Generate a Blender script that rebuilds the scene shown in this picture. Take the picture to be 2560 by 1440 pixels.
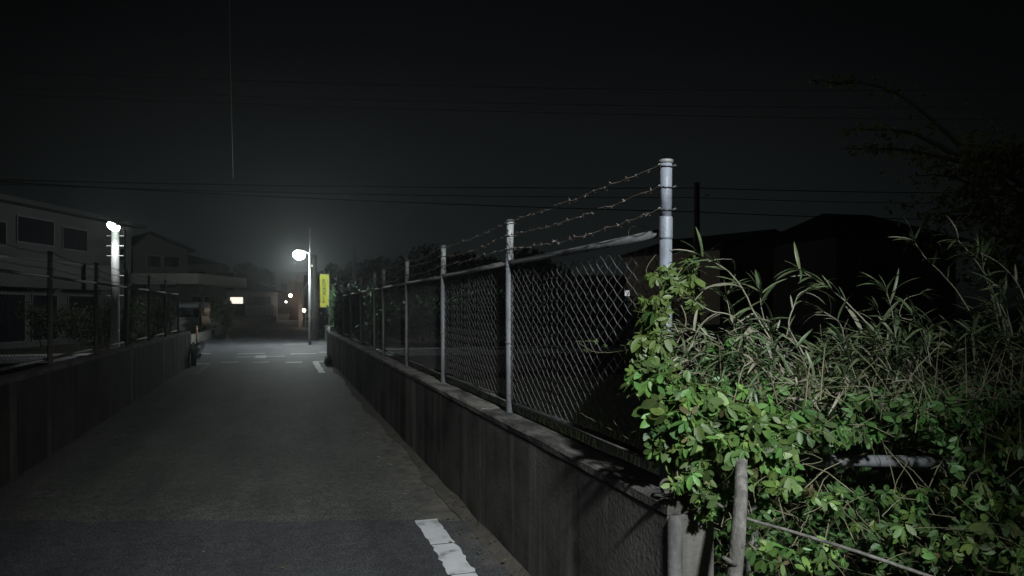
import bpy, math, random
from mathutils import Vector, Matrix, noise as mnoise

random.seed(7)
sc = bpy.context.scene
C = sc.collection
for o in list(bpy.data.objects):
    bpy.data.objects.remove(o)

# ------------------------------------------------------------------ camera
F = 1850.0                       # focal length in pixels of a 2560 wide frame
EYE = 1.5
TH = math.atan(580.0 / F)        # camera turned to the right of the lane's direction
cs, sn = math.cos(TH), math.sin(TH)
cam_d = bpy.data.cameras.new('camera')
cam = bpy.data.objects.new('camera', cam_d)
C.objects.link(cam)
cam.location = (0, 0, EYE)
cam.rotation_euler = (math.pi / 2, 0, -TH)
cam_d.sensor_width = 36.0
cam_d.lens = 36.0 * F / 2560.0
cam_d.shift_y = 50.0 / 2560.0
cam_d.clip_start = 0.05
cam_d.clip_end = 3000
sc.camera = cam

# ------------------------------------------------------------------ night sky
w = bpy.data.worlds.new('World')
sc.world = w
w.use_nodes = True
nt = w.node_tree
nt.nodes.clear()
N = nt.nodes.new
out = N('ShaderNodeOutputWorld')
sky = N('ShaderNodeTexSky')
sky.sky_type = 'NISHITA'
sky.sun_disc = False
sky.sun_elevation = math.radians(-6)
sky.sun_rotation = math.radians(20)
bg1 = N('ShaderNodeBackground')
bg1.inputs['Strength'].default_value = 0.0015
nt.links.new(sky.outputs[0], bg1.inputs['Color'])
tc = N('ShaderNodeTexCoord')
sep = N('ShaderNodeSeparateXYZ')
nt.links.new(tc.outputs['Generated'], sep.inputs[0])
ramp = N('ShaderNodeValToRGB')          # town glow: even all round, brightest at the horizon
cr = ramp.color_ramp
cr.elements[0].position = 0.0
cr.elements[0].color = (0.0096, 0.0124, 0.0120, 1)
cr.elements[1].position = 1.0
cr.elements[1].color = (0.0014, 0.0013, 0.0016, 1)
for p_, c_ in ((0.10, (0.0078, 0.0098, 0.0097)), (0.20, (0.0060, 0.0072, 0.0074)), (0.33, (0.0030, 0.0034, 0.0037)), (0.5, (0.0018, 0.0017, 0.0020))):
    e = cr.elements.new(p_)
    e.color = (*c_, 1)
nt.links.new(sep.outputs['Z'], ramp.inputs[0])
bg2 = N('ShaderNodeBackground')
dt = N('ShaderNodeVectorMath')          # the town lies up the lane: its glow fades smoothly round the horizon
dt.operation = 'DOT_PRODUCT'
nt.links.new(tc.outputs['Generated'], dt.inputs[0])
dt.inputs[1].default_value = (0.26, 0.966, 0.0)
gl = N('ShaderNodeMapRange')
gl.interpolation_type = 'SMOOTHSTEP'
gl.inputs['From Min'].default_value = 0.74
gl.inputs['From Max'].default_value = 1.0
gl.inputs['To Min'].default_value = 0.30
gl.inputs['To Max'].default_value = 1.0
nt.links.new(dt.outputs['Value'], gl.inputs['Value'])
nt.links.new(gl.outputs[0], bg2.inputs['Strength'])
nt.links.new(ramp.outputs[0], bg2.inputs['Color'])
add = N('ShaderNodeAddShader')
nt.links.new(bg1.outputs[0], add.inputs[0])
nt.links.new(bg2.outputs[0], add.inputs[1])
nt.links.new(add.outputs[0], out.inputs['Surface'])

sc.view_settings.view_transform = 'Standard'
sc.view_settings.look = 'None'
sc.view_settings.exposure = 0.0
sc.view_settings.gamma = 1.0
sc.view_settings.use_curve_mapping = False
sc.render.engine = 'CYCLES'
sc.cycles.use_denoising = True
sc.cycles.max_bounces = 5
sc.cycles.transparent_max_bounces = 8

NEAR_LAMP = Vector((0.78, -2.6, 4.7))     # the street lamp the lane's near end is lit by (behind the camera)
NEAR_LAMP_W = 2850.0
LANE_LAMP_W = 540.0
POLE_LAMP_W = 130.0


# ------------------------------------------------------------------ helpers
def at(px, py, z):
    """world point seen at photo pixel (px, py) and z metres away along the view axis"""
    xc = (px - 1280.0) / F * z
    return Vector((xc * cs + z * sn, z * cs - xc * sn, EYE - (py - 770.0) / F * z))


def tag(o, label=None, cat=None, group=None, kind=None):
    if label: o['label'] = label
    if cat: o['category'] = cat
    if group: o['group'] = group
    if kind: o['kind'] = kind
    return o


def empty(name, loc=(0, 0, 0)):
    o = bpy.data.objects.new(name, None)
    o.empty_display_size = 0.2
    C.objects.link(o)
    o.location = loc
    return o


def link(name, me, parent=None, loc=None):
    o = bpy.data.objects.new(name, me)
    C.objects.link(o)
    if parent is not None:
        o.parent = parent
    if loc is not None:
        o.location = loc
    return o


class MB:
    def __init__(s):
        s.v = []
        s.f = []
        s.sm = []

    def add(s, vs, fs, smooth=False):
        b = len(s.v)
        s.v += [tuple(q) for q in vs]
        for f in fs:
            s.f.append(tuple(b + i for i in f))
            s.sm.append(smooth)

    def box(s, x0, x1, y0, y1, z0, z1, M=None):
        vs = [Vector((x, y, z)) for z in (z0, z1) for y in (y0, y1) for x in (x0, x1)]
        if M is not None:
            vs = [M @ q for q in vs]
        s.add(vs, [(0, 2, 3, 1), (4, 5, 7, 6), (0, 1, 5, 4), (2, 6, 7, 3), (0, 4, 6, 2), (1, 3, 7, 5)])
        return s

    def tube(s, pts, rad, n=8, cap=True):
        pts = [Vector(q) for q in pts]
        if not hasattr(rad, '__len__'):
            rad = [rad] * len(pts)
        b = len(s.v)
        up = None
        for i, q in enumerate(pts):
            d = (pts[min(i + 1, len(pts) - 1)] - pts[max(i - 1, 0)])
            if d.length < 1e-9:
                d = Vector((0, 0, 1))
            d.normalize()
            if up is None:
                up = Vector((0, 0, 1)) if abs(d.z) < 0.9 else Vector((1, 0, 0))
            a = d.cross(up)
            if a.length < 1e-6:
                a = d.cross(Vector((0, 1, 0)))
            a.normalize()
            c = a.cross(d).normalized()
            up = c
            for k in range(n):
                t = 2 * math.pi * k / n
                s.v.append(tuple(q + (a * math.cos(t) + c * math.sin(t)) * rad[i]))
        for i in range(len(pts) - 1):
            for k in range(n):
                k2 = (k + 1) % n
                s.f.append((b + i * n + k, b + i * n + k2, b + (i + 1) * n + k2, b + (i + 1) * n + k))
                s.sm.append(n > 5)
        if cap:
            s.f.append(tuple(b + k for k in range(n))[::-1])
            s.sm.append(False)
            s.f.append(tuple(b + (len(pts) - 1) * n + k for k in range(n)))
            s.sm.append(False)
        return s

    def lathe(s, c, prof, n=14):
        """prof: list of (radius, z) about the vertical axis through c"""
        c = Vector(c)
        b = len(s.v)
        for r, z in prof:
            for k in range(n):
                t = 2 * math.pi * k / n
                s.v.append((c.x + r * math.cos(t), c.y + r * math.sin(t), c.z + z))
        for i in range(len(prof) - 1):
            for k in range(n):
                k2 = (k + 1) % n
                s.f.append((b + i * n + k, b + i * n + k2, b + (i + 1) * n + k2, b + (i + 1) * n + k))
                s.sm.append(True)
        return s

    def poly(s, pts):
        b = len(s.v)
        s.v += [tuple(q) for q in pts]
        s.f.append(tuple(range(b, b + len(pts))))
        s.sm.append(False)
        return s

    def mesh(s, name, mat=None):
        me = bpy.data.meshes.new(name)
        me.from_pydata(s.v, [], s.f)
        me.polygons.foreach_set('use_smooth', s.sm)
        if mat:
            for m in (mat if isinstance(mat, (list, tuple)) else [mat]):
                me.materials.append(m)
        me.update()
        return me

    def build(s, name, mat, parent=None, **kw):
        o = link(name, s.mesh(name, mat), parent)
        tag(o, **kw)
        return o


def bevel(o, wd=0.01, seg=2):
    m = o.modifiers.new('bevel', 'BEVEL')
    m.width = wd
    m.segments = seg
    m.limit_method = 'ANGLE'
    return o


# ------------------------------------------------------------------ materials
def mat(name, col, rough=0.7, metal=0.0, spec=0.5):
    m = bpy.data.materials.new(name)
    m.use_nodes = True
    b = m.node_tree.nodes['Principled BSDF']
    b.inputs['Base Color'].default_value = (*col, 1)
    b.inputs['Roughness'].default_value = rough
    b.inputs['Metallic'].default_value = metal
    b.inputs['Specular IOR Level'].default_value = spec
    return m


def noisy(name, cols, scale=(4, 4, 4), rough=0.8, metal=0.0, bump=0.0, bscale=60.0, detail=6, pos=None, rnd=0.0, spec=0.5, coord='pos', distort=0.0):
    """procedural: colour ramp over a noise (scaled per axis), fine bump, optional per-object random brightness"""
    m = mat(name, cols[0], rough, metal, spec)
    t = m.node_tree
    b = t.nodes['Principled BSDF']
    if coord == 'pos':
        g = t.nodes.new('ShaderNodeNewGeometry')
        src = g.outputs['Position']
    else:
        g = t.nodes.new('ShaderNodeTexCoord')
        src = g.outputs['Object']
    mp = t.nodes.new('ShaderNodeMapping')
    mp.inputs['Scale'].default_value = scale
    t.links.new(src, mp.inputs[0])
    nz = t.nodes.new('ShaderNodeTexNoise')
    nz.inputs['Scale'].default_value = 1.0
    nz.inputs['Detail'].default_value = detail
    nz.inputs['Roughness'].default_value = 0.65
    nz.inputs['Distortion'].default_value = distort
    t.links.new(mp.outputs[0], nz.inputs['Vector'])
    r = t.nodes.new('ShaderNodeValToRGB')
    n = len(cols)
    pos = pos or [0.3 + 0.4 * i / max(1, n - 1) for i in range(n)]
    r.color_ramp.elements[0].position = pos[0]
    r.color_ramp.elements[0].color = (*cols[0], 1)
    r.color_ramp.elements[1].position = pos[-1]
    r.color_ramp.elements[1].color = (*cols[-1], 1)
    for i in range(1, n - 1):
        e = r.color_ramp.elements.new(pos[i])
        e.color = (*cols[i], 1)
    t.links.new(nz.outputs['Fac'], r.inputs[0])
    colour = r.outputs[0]
    if rnd:
        oi = t.nodes.new('ShaderNodeObjectInfo')
        hs = t.nodes.new('ShaderNodeHueSaturation')
        mr = t.nodes.new('ShaderNodeMapRange')
        mr.inputs['To Min'].default_value = 1 - rnd
        mr.inputs['To Max'].default_value = 1 + rnd
        t.links.new(oi.outputs['Random'], mr.inputs['Value'])
        t.links.new(mr.outputs[0], hs.inputs['Value'])
        mr2 = t.nodes.new('ShaderNodeMapRange')
        mr2.inputs['To Min'].default_value = 0.5 - 0.03
        mr2.inputs['To Max'].default_value = 0.5 + 0.03
        ml = t.nodes.new('ShaderNodeMath')
        ml.operation = 'MULTIPLY'
        ml.inputs[1].default_value = 7.31
        fr = t.nodes.new('ShaderNodeMath')
        fr.operation = 'FRACT'
        t.links.new(oi.outputs['Random'], ml.inputs[0])
        t.links.new(ml.outputs[0], fr.inputs[0])
        t.links.new(fr.outputs[0], mr2.inputs['Value'])
        t.links.new(mr2.outputs[0], hs.inputs['Hue'])
        t.links.new(colour, hs.inputs['Color'])
        colour = hs.outputs[0]
    t.links.new(colour, b.inputs['Base Color'])
    if bump:
        nb = t.nodes.new('ShaderNodeTexNoise')
        nb.inputs['Scale'].default_value = bscale
        nb.inputs['Detail'].default_value = 4
        t.links.new(src, nb.inputs['Vector'])
        bp = t.nodes.new('ShaderNodeBump')
        bp.inputs['Strength'].default_value = bump
        bp.inputs['Distance'].default_value = 0.01
        t.links.new(nb.outputs['Fac'], bp.inputs['Height'])
        t.links.new(bp.outputs[0], b.inputs['Normal'])
    return m


def leafmat(name, cols, trans=0.35, rough=0.5, rnd=0.3):
    m = noisy(name, cols, (9, 9, 9), rough, rnd=rnd, detail=3)
    t = m.node_tree
    b = t.nodes['Principled BSDF']
    src = b.inputs['Base Color'].links[0].from_socket
    tr = t.nodes.new('ShaderNodeBsdfTranslucent')
    t.links.new(src, tr.inputs['Color'])
    mx = t.nodes.new('ShaderNodeMixShader')
    mx.inputs[0].default_value = trans
    t.links.new(b.outputs[0], mx.inputs[1])
    t.links.new(tr.outputs[0], mx.inputs[2])
    o = [n for n in t.nodes if n.type == 'OUTPUT_MATERIAL'][0]
    t.links.new(mx.outputs[0], o.inputs['Surface'])
    return m


def emit(name, col, strength):
    m = mat(name, col, 0.4)
    b = m.node_tree.nodes['Principled BSDF']
    b.inputs['Emission Color'].default_value = (*col, 1)
    b.inputs['Emission Strength'].default_value = strength
    return m


def asphalt(name, base, patch, gutter=None):
    """two-tone aggregate with speckle, large stains; gutter: x beyond which silt and concrete dust cover it"""
    m = noisy(name, [tuple(c * 0.62 for c in base), base, tuple(c * 1.12 for c in patch)], (1.3, 0.7, 1), 0.72, bump=0.55, bscale=170, detail=8, pos=[0.25, 0.5, 0.78], spec=0.42)
    t = m.node_tree
    b = t.nodes['Principled BSDF']
    col = b.inputs['Base Color'].links[0].from_socket
    g = t.nodes.new('ShaderNodeNewGeometry')
    vo = t.nodes.new('ShaderNodeTexVoronoi')
    vo.inputs['Scale'].default_value = 70
    t.links.new(g.outputs['Position'], vo.inputs['Vector'])
    r = t.nodes.new('ShaderNodeValToRGB')
    r.color_ramp.elements[0].position = 0.1
    r.color_ramp.elements[0].color = (1.9, 1.88, 1.8, 1)
    r.color_ramp.elements[1].position = 0.6
    r.color_ramp.elements[1].color = (0.55, 0.55, 0.55, 1)
    t.links.new(vo.outputs['Distance'], r.inputs[0])
    mu = t.nodes.new('ShaderNodeMix')
    mu.data_type = 'RGBA'
    mu.blend_type = 'MULTIPLY'
    mu.inputs[0].default_value = 0.8
    t.links.new(col, mu.inputs[6])
    t.links.new(r.outputs[0], mu.inputs[7])
    col = mu.outputs[2]
    n5 = t.nodes.new('ShaderNodeTexNoise')
    n5.inputs['Scale'].default_value = 11
    n5.inputs['Detail'].default_value = 9
    n5.inputs['Roughness'].default_value = 0.72
    t.links.new(g.outputs['Position'], n5.inputs['Vector'])
    r5 = t.nodes.new('ShaderNodeValToRGB')
    r5.color_ramp.elements[0].position = 0.3
    r5.color_ramp.elements[0].color = (0.6, 0.6, 0.6, 1)
    r5.color_ramp.elements[1].position = 0.7
    r5.color_ramp.elements[1].color = (1.35, 1.34, 1.3, 1)
    t.links.new(n5.outputs['Fac'], r5.inputs[0])
    mu5 = t.nodes.new('ShaderNodeMix')
    mu5.data_type = 'RGBA'
    mu5.blend_type = 'MULTIPLY'
    mu5.inputs[0].default_value = 1.0
    t.links.new(col, mu5.inputs[6])
    t.links.new(r5.outputs[0], mu5.inputs[7])
    col = mu5.outputs[2]
    # wheel tracks and long drag stains down the lane
    mp6 = t.nodes.new('ShaderNodeMapping')
    mp6.inputs['Scale'].default_value = (2.4, 0.16, 1.0)
    t.links.new(g.outputs['Position'], mp6.inputs[0])
    n6 = t.nodes.new('ShaderNodeTexNoise')
    n6.inputs['Scale'].default_value = 1.0
    n6.inputs['Detail'].default_value = 5
    t.links.new(mp6.outputs[0], n6.inputs['Vector'])
    r6 = t.nodes.new('ShaderNodeValToRGB')
    r6.color_ramp.elements[0].position = 0.32
    r6.color_ramp.elements[0].color = (0.72, 0.72, 0.73, 1)
    r6.color_ramp.elements[1].position = 0.68
    r6.color_ramp.elements[1].color = (1.22, 1.21, 1.18, 1)
    t.links.new(n6.outputs['Fac'], r6.inputs[0])
    mu6 = t.nodes.new('ShaderNodeMix')
    mu6.data_type = 'RGBA'
    mu6.blend_type = 'MULTIPLY'
    mu6.inputs[0].default_value = 1.0
    t.links.new(col, mu6.inputs[6])
    t.links.new(r6.outputs[0], mu6.inputs[7])
    col = mu6.outputs[2]
    # pale grit lying about
    v2 = t.nodes.new('ShaderNodeTexVoronoi')
    v2.inputs['Scale'].default_value = 9
    t.links.new(g.outputs['Position'], v2.inputs['Vector'])
    lt = t.nodes.new('ShaderNodeMath')
    lt.operation = 'LESS_THAN'
    lt.inputs[1].default_value = 0.07
    t.links.new(v2.outputs['Distance'], lt.inputs[0])
    sp = t.nodes.new('ShaderNodeSeparateColor')
    t.links.new(v2.outputs['Color'], sp.inputs[0])
    gt = t.nodes.new('ShaderNodeMath')
    gt.operation = 'GREATER_THAN'
    gt.inputs[1].default_value = 0.93
    t.links.new(sp.outputs[0], gt.inputs[0])
    an = t.nodes.new('ShaderNodeMath')
    an.operation = 'MULTIPLY'
    t.links.new(lt.outputs[0], an.inputs[0])
    t.links.new(gt.outputs[0], an.inputs[1])
    m3 = t.nodes.new('ShaderNodeMix')
    m3.data_type = 'RGBA'
    t.links.new(an.outputs[0], m3.inputs[0])
    t.links.new(col, m3.inputs[6])
    m3.inputs[7].default_value = (0.3, 0.29, 0.27, 1)
    col = m3.outputs[2]
    if gutter is not None:
        sx = t.nodes.new('ShaderNodeSeparateXYZ')
        t.links.new(g.outputs['Position'], sx.inputs[0])
        nz = t.nodes.new('ShaderNodeTexNoise')
        nz.inputs['Scale'].default_value = 2.2
        nz.inputs['Detail'].default_value = 6
        t.links.new(g.outputs['Position'], nz.inputs['Vector'])
        ad = t.nodes.new('ShaderNodeMath')
        ad.operation = 'MULTIPLY_ADD'
        ad.inputs[1].default_value = 0.9
        t.links.new(nz.outputs['Fac'], ad.inputs[0])
        t.links.new(sx.outputs['X'], ad.inputs[2])
        mr = t.nodes.new('ShaderNodeMapRange')
        mr.inputs['From Min'].default_value = gutter + 0.35
        mr.inputs['From Max'].default_value = gutter + 0.62
        t.links.new(ad.outputs[0], mr.inputs['Value'])
        m4 = t.nodes.new('ShaderNodeMix')
        m4.data_type = 'RGBA'
        t.links.new(mr.outputs[0], m4.inputs[0])
        t.links.new(col, m4.inputs[6])
        n2 = t.nodes.new('ShaderNodeTexNoise')
        n2.inputs['Scale'].default_value = 7
        n2.inputs['Detail'].default_value = 8
        t.links.new(g.outputs['Position'], n2.inputs['Vector'])
        r2 = t.nodes.new('ShaderNodeValToRGB')
        r2.color_ramp.elements[0].position = 0.32
        r2.color_ramp.elements[0].color = (0.070, 0.065, 0.055, 1)
        r2.color_ramp.elements[1].position = 0.66
        r2.color_ramp.elements[1].color = (0.185, 0.170, 0.142, 1)
        t.links.new(n2.outputs['Fac'], r2.inputs[0])
        t.links.new(r2.outputs[0], m4.inputs[7])
        col = m4.outputs[2]
    t.links.new(col, b.inputs['Base Color'])
    return m


def stained_wall(name, dark, mid, pale, sc_=3.2):
    """weathered concrete: dark mould, paler vertical runs of uneven width and length, blotches between"""
    m = mat(name, mid, 0.92, 0.0, 0.2)
    t = m.node_tree
    b = t.nodes['Principled BSDF']
    g = t.nodes.new('ShaderNodeNewGeometry')

    def nz(scale, detail, dist=0.0):
        mp = t.nodes.new('ShaderNodeMapping')
        mp.inputs['Scale'].default_value = scale
        t.links.new(g.outputs['Position'], mp.inputs[0])
        n = t.nodes.new('ShaderNodeTexNoise')
        n.inputs['Scale'].default_value = 1.0
        n.inputs['Detail'].default_value = detail
        n.inputs['Roughness'].default_value = 0.6
        n.inputs['Distortion'].default_value = dist
        t.links.new(mp.outputs[0], n.inputs['Vector'])
        return n.outputs['Fac']

    def ramp(src, stops):
        r = t.nodes.new('ShaderNodeValToRGB')
        r.color_ramp.elements[0].position = stops[0][0]
        r.color_ramp.elements[0].color = (*stops[0][1], 1)
        r.color_ramp.elements[1].position = stops[-1][0]
        r.color_ramp.elements[1].color = (*stops[-1][1], 1)
        for p_, c_ in stops[1:-1]:
            e = r.color_ramp.elements.new(p_)
            e.color = (*c_, 1)
        t.links.new(src, r.inputs[0])
        return r.outputs[0]

    def mix(fac, a, c):
        x = t.nodes.new('ShaderNodeMix')
        x.data_type = 'RGBA'
        t.links.new(fac, x.inputs[0])
        t.links.new(a, x.inputs[6])
        if isinstance(c, tuple):
            x.inputs[7].default_value = (*c, 1)
        else:
            t.links.new(c, x.inputs[7])
        return x.outputs[2]
    basec = ramp(nz((2.0, 1.3, 1.6), 8), [(0.34, dark), (0.66, mid)])
    run = ramp(nz((sc_, sc_, 0.16), 4, 0.15), [(0.56, (0, 0, 0)), (0.66, (1, 1, 1))])
    brk = ramp(nz((5, 2.2, 0.9), 5), [(0.36, (0.15, 0.15, 0.15)), (0.62, (0.9, 0.9, 0.9))])
    mm = t.nodes.new('ShaderNodeMix')
    mm.data_type = 'RGBA'
    mm.blend_type = 'MULTIPLY'
    mm.inputs[0].default_value = 1.0
    t.links.new(run, mm.inputs[6])
    t.links.new(brk, mm.inputs[7])
    col = mix(mm.outputs[2], basec, pale)
    drk = ramp(nz((sc_ * 1.7, sc_ * 1.7, 0.22), 4, 0.2), [(0.54, (0, 0, 0)), (0.68, (0.85, 0.85, 0.85))])
    col = mix(drk, col, tuple(c * 0.5 for c in dark))
    t.links.new(col, b.inputs['Base Color'])
    bp = t.nodes.new('ShaderNodeBump')
    bp.inputs['Strength'].default_value = 0.5
    bp.inputs['Distance'].default_value = 0.01
    t.links.new(nz((45, 45, 45), 4), bp.inputs['Height'])
    t.links.new(bp.outputs[0], b.inputs['Normal'])
    return m


M = {}
M['asphalt_old'] = asphalt('asphalt_old', (0.102, 0.107, 0.097), (0.138, 0.141, 0.127), gutter=1.02)
M['asphalt_new'] = asphalt('asphalt_new', (0.067, 0.070, 0.077), (0.085, 0.088, 0.094), gutter=1.22)
M['asphalt_street'] = asphalt('asphalt_street', (0.115, 0.120, 0.138), (0.145, 0.150, 0.170))
M['paint'] = noisy('road_paint', [(0.16, 0.16, 0.16), (0.62, 0.63, 0.64), (0.74, 0.75, 0.76)], (6, 6, 6), 0.6, bump=0.3, bscale=120, pos=[0.28, 0.45, 0.7])
M['paint_worn'] = noisy('worn_road_paint', [(0.07, 0.068, 0.062), (0.24, 0.235, 0.22), (0.42, 0.41, 0.39)], (16, 16, 16), 0.75, bump=0.3, bscale=120, pos=[0.36, 0.5, 0.72])
M['wall'] = stained_wall('mouldy_concrete', (0.036, 0.034, 0.031), (0.175, 0.168, 0.152), (0.36, 0.34, 0.30), 1.9)
M['wall_pipe'] = noisy('cement_coated_pipe', [(0.04, 0.039, 0.036), (0.10, 0.098, 0.094), (0.17, 0.167, 0.16)], (9, 9, 2.5), 0.85, bump=0.4, bscale=50)
M['wall_left'] = stained_wall('mouldy_concrete_dark', (0.045, 0.042, 0.037), (0.12, 0.112, 0.10), (0.42, 0.39, 0.34), 2.6)
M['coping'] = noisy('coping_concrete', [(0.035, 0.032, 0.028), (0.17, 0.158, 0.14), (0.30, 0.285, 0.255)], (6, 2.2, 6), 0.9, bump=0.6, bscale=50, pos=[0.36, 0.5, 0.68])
M['coping_near'] = noisy('mouldy_shaded_coping', [(0.022, 0.021, 0.018), (0.075, 0.070, 0.062), (0.21, 0.20, 0.18)], (5, 3.0, 5), 0.92, bump=0.7, bscale=50, pos=[0.38, 0.52, 0.66])  # mould and the creeper's shade on the near end, both put in the colour
M['coping_left'] = noisy('dark_coping_concrete', [(0.07, 0.064, 0.055), (0.17, 0.158, 0.14), (0.28, 0.265, 0.235)], (5, 2.2, 5), 0.9, bump=0.6, bscale=50, pos=[0.36, 0.5, 0.68])
M['concrete'] = noisy('plain_concrete', [(0.12, 0.115, 0.105), (0.2, 0.195, 0.18), (0.26, 0.25, 0.23)], (2.5, 2.5, 1.2), 0.9, bump=0.4, bscale=40)
M['pole_concrete'] = noisy('pole_concrete', [(0.26, 0.26, 0.25), (0.34, 0.34, 0.33)], (3, 3, 1.0), 0.85, bump=0.2, bscale=60)
M['lamp_pole'] = noisy('weathered_lamp_pole', [(0.11, 0.115, 0.115), (0.17, 0.175, 0.175)], (3, 3, 2), 0.7)
M['pole_dark'] = noisy('dark_pole_paint', [(0.035, 0.03, 0.027), (0.055, 0.05, 0.045)], (3, 3, 1), 0.7)
M['zinc'] = noisy('galvanised_steel', [(0.30, 0.32, 0.36), (0.40, 0.43, 0.48), (0.47, 0.50, 0.54)], (16, 16, 6), 0.5, 0.25, bump=0.12, bscale=60)
M['zinc_rail'] = noisy('weathered_zinc_rail', [(0.07, 0.068, 0.066), (0.13, 0.132, 0.135), (0.22, 0.23, 0.24)], (22, 7, 22), 0.6, 0.1, bump=0.3, bscale=40, pos=[0.32, 0.5, 0.7])
M['pipe_dull'] = noisy('dull_zinc_pipe', [(0.12, 0.12, 0.12), (0.19, 0.195, 0.205), (0.25, 0.255, 0.265)], (9, 9, 9), 0.85, 0.0, bump=0.2, bscale=50, spec=0.2)
M['zinc_mid'] = noisy('weathered_grey_post', [(0.12, 0.115, 0.11), (0.21, 0.218, 0.23), (0.28, 0.292, 0.31)], (14, 14, 4), 0.6, 0.1, bump=0.25, bscale=50, pos=[0.3, 0.48, 0.7])
M['zinc_dull'] = noisy('dull_grey_paint_on_steel', [(0.11, 0.098, 0.088), (0.185, 0.18, 0.172), (0.25, 0.25, 0.245)], (9, 9, 5), 0.6, 0.1, bump=0.15, bscale=60, pos=[0.33, 0.5, 0.7])
M['wire'] = noisy('wire_steel', [(0.12, 0.115, 0.11), (0.20, 0.195, 0.19)], (20, 20, 20), 0.55, 0.3)
M['wire_dark'] = mat('dark_coated_wire', (0.03, 0.032, 0.03), 0.7)
M['post_left'] = noisy('dark_rusty_post_paint', [(0.24, 0.22, 0.19), (0.36, 0.335, 0.30), (0.44, 0.415, 0.38)], (9, 9, 5), 0.7, 0.0, bump=0.15, bscale=60)
M['ext'] = noisy('pale_galvanised_pipe', [(0.44, 0.46, 0.45), (0.56, 0.58, 0.57)], (16, 16, 6), 0.5, 0.1, bump=0.1, bscale=60)
M['tie'] = mat('dark_tie_wire', (0.035, 0.035, 0.035), 0.5, 0.6)
M['staple'] = mat('bright_wire', (0.75, 0.76, 0.78), 0.25, 0.9)
M['barb'] = noisy('rusty_wire', [(0.10, 0.065, 0.045), (0.22, 0.18, 0.15), (0.34, 0.32, 0.30)], (30, 30, 30), 0.6, 0.3)
M['cable'] = mat('black_cable', (0.006, 0.006, 0.006), 0.6)
M['cable_grey'] = mat('grey_cable', (0.055, 0.055, 0.053), 0.7)
M['dirt'] = noisy('dark_field_soil', [(0.018, 0.020, 0.012), (0.035, 0.036, 0.022)], (0.8, 0.8, 1), 0.95, bump=0.6, bscale=12)
M['grass'] = leafmat('grass_blade', [(0.035, 0.055, 0.018), (0.06, 0.085, 0.03)], 0.25)
M['leaf_vine'] = leafmat('vine_leaf', [(0.080, 0.160, 0.036), (0.115, 0.215, 0.050), (0.165, 0.265, 0.064)], 0.28, 0.5, 0.45)
M['leaf_dull'] = leafmat('dull_vine_leaf', [(0.048, 0.095, 0.026), (0.075, 0.132, 0.036), (0.10, 0.145, 0.044)], 0.25, 0.55, 0.4)
M['leaf_dry'] = leafmat('withered_leaf', [(0.085, 0.072, 0.028), (0.13, 0.115, 0.045)], 0.2, 0.7, 0.4)
M['stem'] = noisy('vine_stem', [(0.12, 0.115, 0.06), (0.21, 0.195, 0.12)], (20, 20, 20), 0.7)
M['blade'] = leafmat('bamboo_blade', [(0.060, 0.092, 0.042), (0.098, 0.138, 0.064), (0.145, 0.175, 0.090)], 0.3, 0.45, 0.35)
M['straw'] = leafmat('dry_bamboo_blade', [(0.17, 0.165, 0.115), (0.29, 0.275, 0.205)], 0.25, 0.6, 0.3)
M['culm'] = noisy('bamboo_culm', [(0.16, 0.165, 0.11), (0.30, 0.29, 0.22)], (14, 14, 14), 0.55)
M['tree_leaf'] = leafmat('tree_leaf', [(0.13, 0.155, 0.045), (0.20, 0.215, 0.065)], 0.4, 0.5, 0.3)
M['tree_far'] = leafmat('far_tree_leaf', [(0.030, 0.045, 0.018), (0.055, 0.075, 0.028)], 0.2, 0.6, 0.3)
M['hedge'] = leafmat('hedge_leaf', [(0.020, 0.048, 0.016), (0.036, 0.076, 0.025)], 0.2, 0.5, 0.3)
M['bark'] = noisy('bark', [(0.06, 0.05, 0.04), (0.11, 0.095, 0.075)], (8, 8, 2), 0.9, bump=0.6, bscale=40)
M['deadwood'] = noisy('weathered_dead_wood', [(0.05, 0.046, 0.04), (0.11, 0.103, 0.092), (0.20, 0.19, 0.175)], (26, 26, 5), 0.85, bump=0.6, bscale=60)
M['render_grey'] = noisy('pale_render', [(0.045, 0.047, 0.044), (0.068, 0.071, 0.066)], (0.8, 0.8, 0.5), 0.9)
M['render_cream'] = noisy('cream_render', [(0.08, 0.073, 0.062), (0.105, 0.097, 0.083)], (0.8, 0.8, 0.5), 0.9)
M['render_brown'] = noisy('brown_render', [(0.10, 0.088, 0.078), (0.14, 0.125, 0.11)], (0.8, 0.8, 0.5), 0.9)
M['render_tan'] = noisy('tan_siding', [(0.36, 0.28, 0.22), (0.44, 0.35, 0.28)], (0.8, 0.8, 6), 0.85)
M['red_wall'] = noisy('red_brown_wall', [(0.075, 0.042, 0.034), (0.105, 0.058, 0.046)], (1, 1, 1), 0.85)
M['roof'] = noisy('dark_roof_tile', [(0.020, 0.020, 0.022), (0.035, 0.034, 0.036)], (2, 2, 2), 0.7)
M['fascia'] = noisy('pale_fascia', [(0.42, 0.41, 0.37), (0.5, 0.48, 0.44)], (1, 1, 1), 0.7)
M['glass'] = mat('dark_window_glass', (0.012, 0.013, 0.016), 0.12)
M['frame'] = mat('window_frame', (0.10, 0.10, 0.10), 0.5)
M['lit'] = emit('lit_window', (1.0, 0.88, 0.74), 1.3)
M['lit_warm'] = emit('lit_warm_window', (1.0, 0.55, 0.26), 0.16)
M['lens'] = emit('lamp_lens', (0.88, 1.0, 0.95), 75.0)
M['lens_near'] = emit('near_lamp_lens', (0.93, 0.98, 1.0), 42.0)
M['lens_pole'] = emit('pole_lamp_lens', (0.90, 1.0, 0.97), 55.0)
M['bulb_warm'] = emit('warm_bulb', (1.0, 0.80, 0.58), 40.0)
M['bulb_white'] = emit('white_bulb', (1.0, 0.96, 0.90), 22.0)
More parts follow.
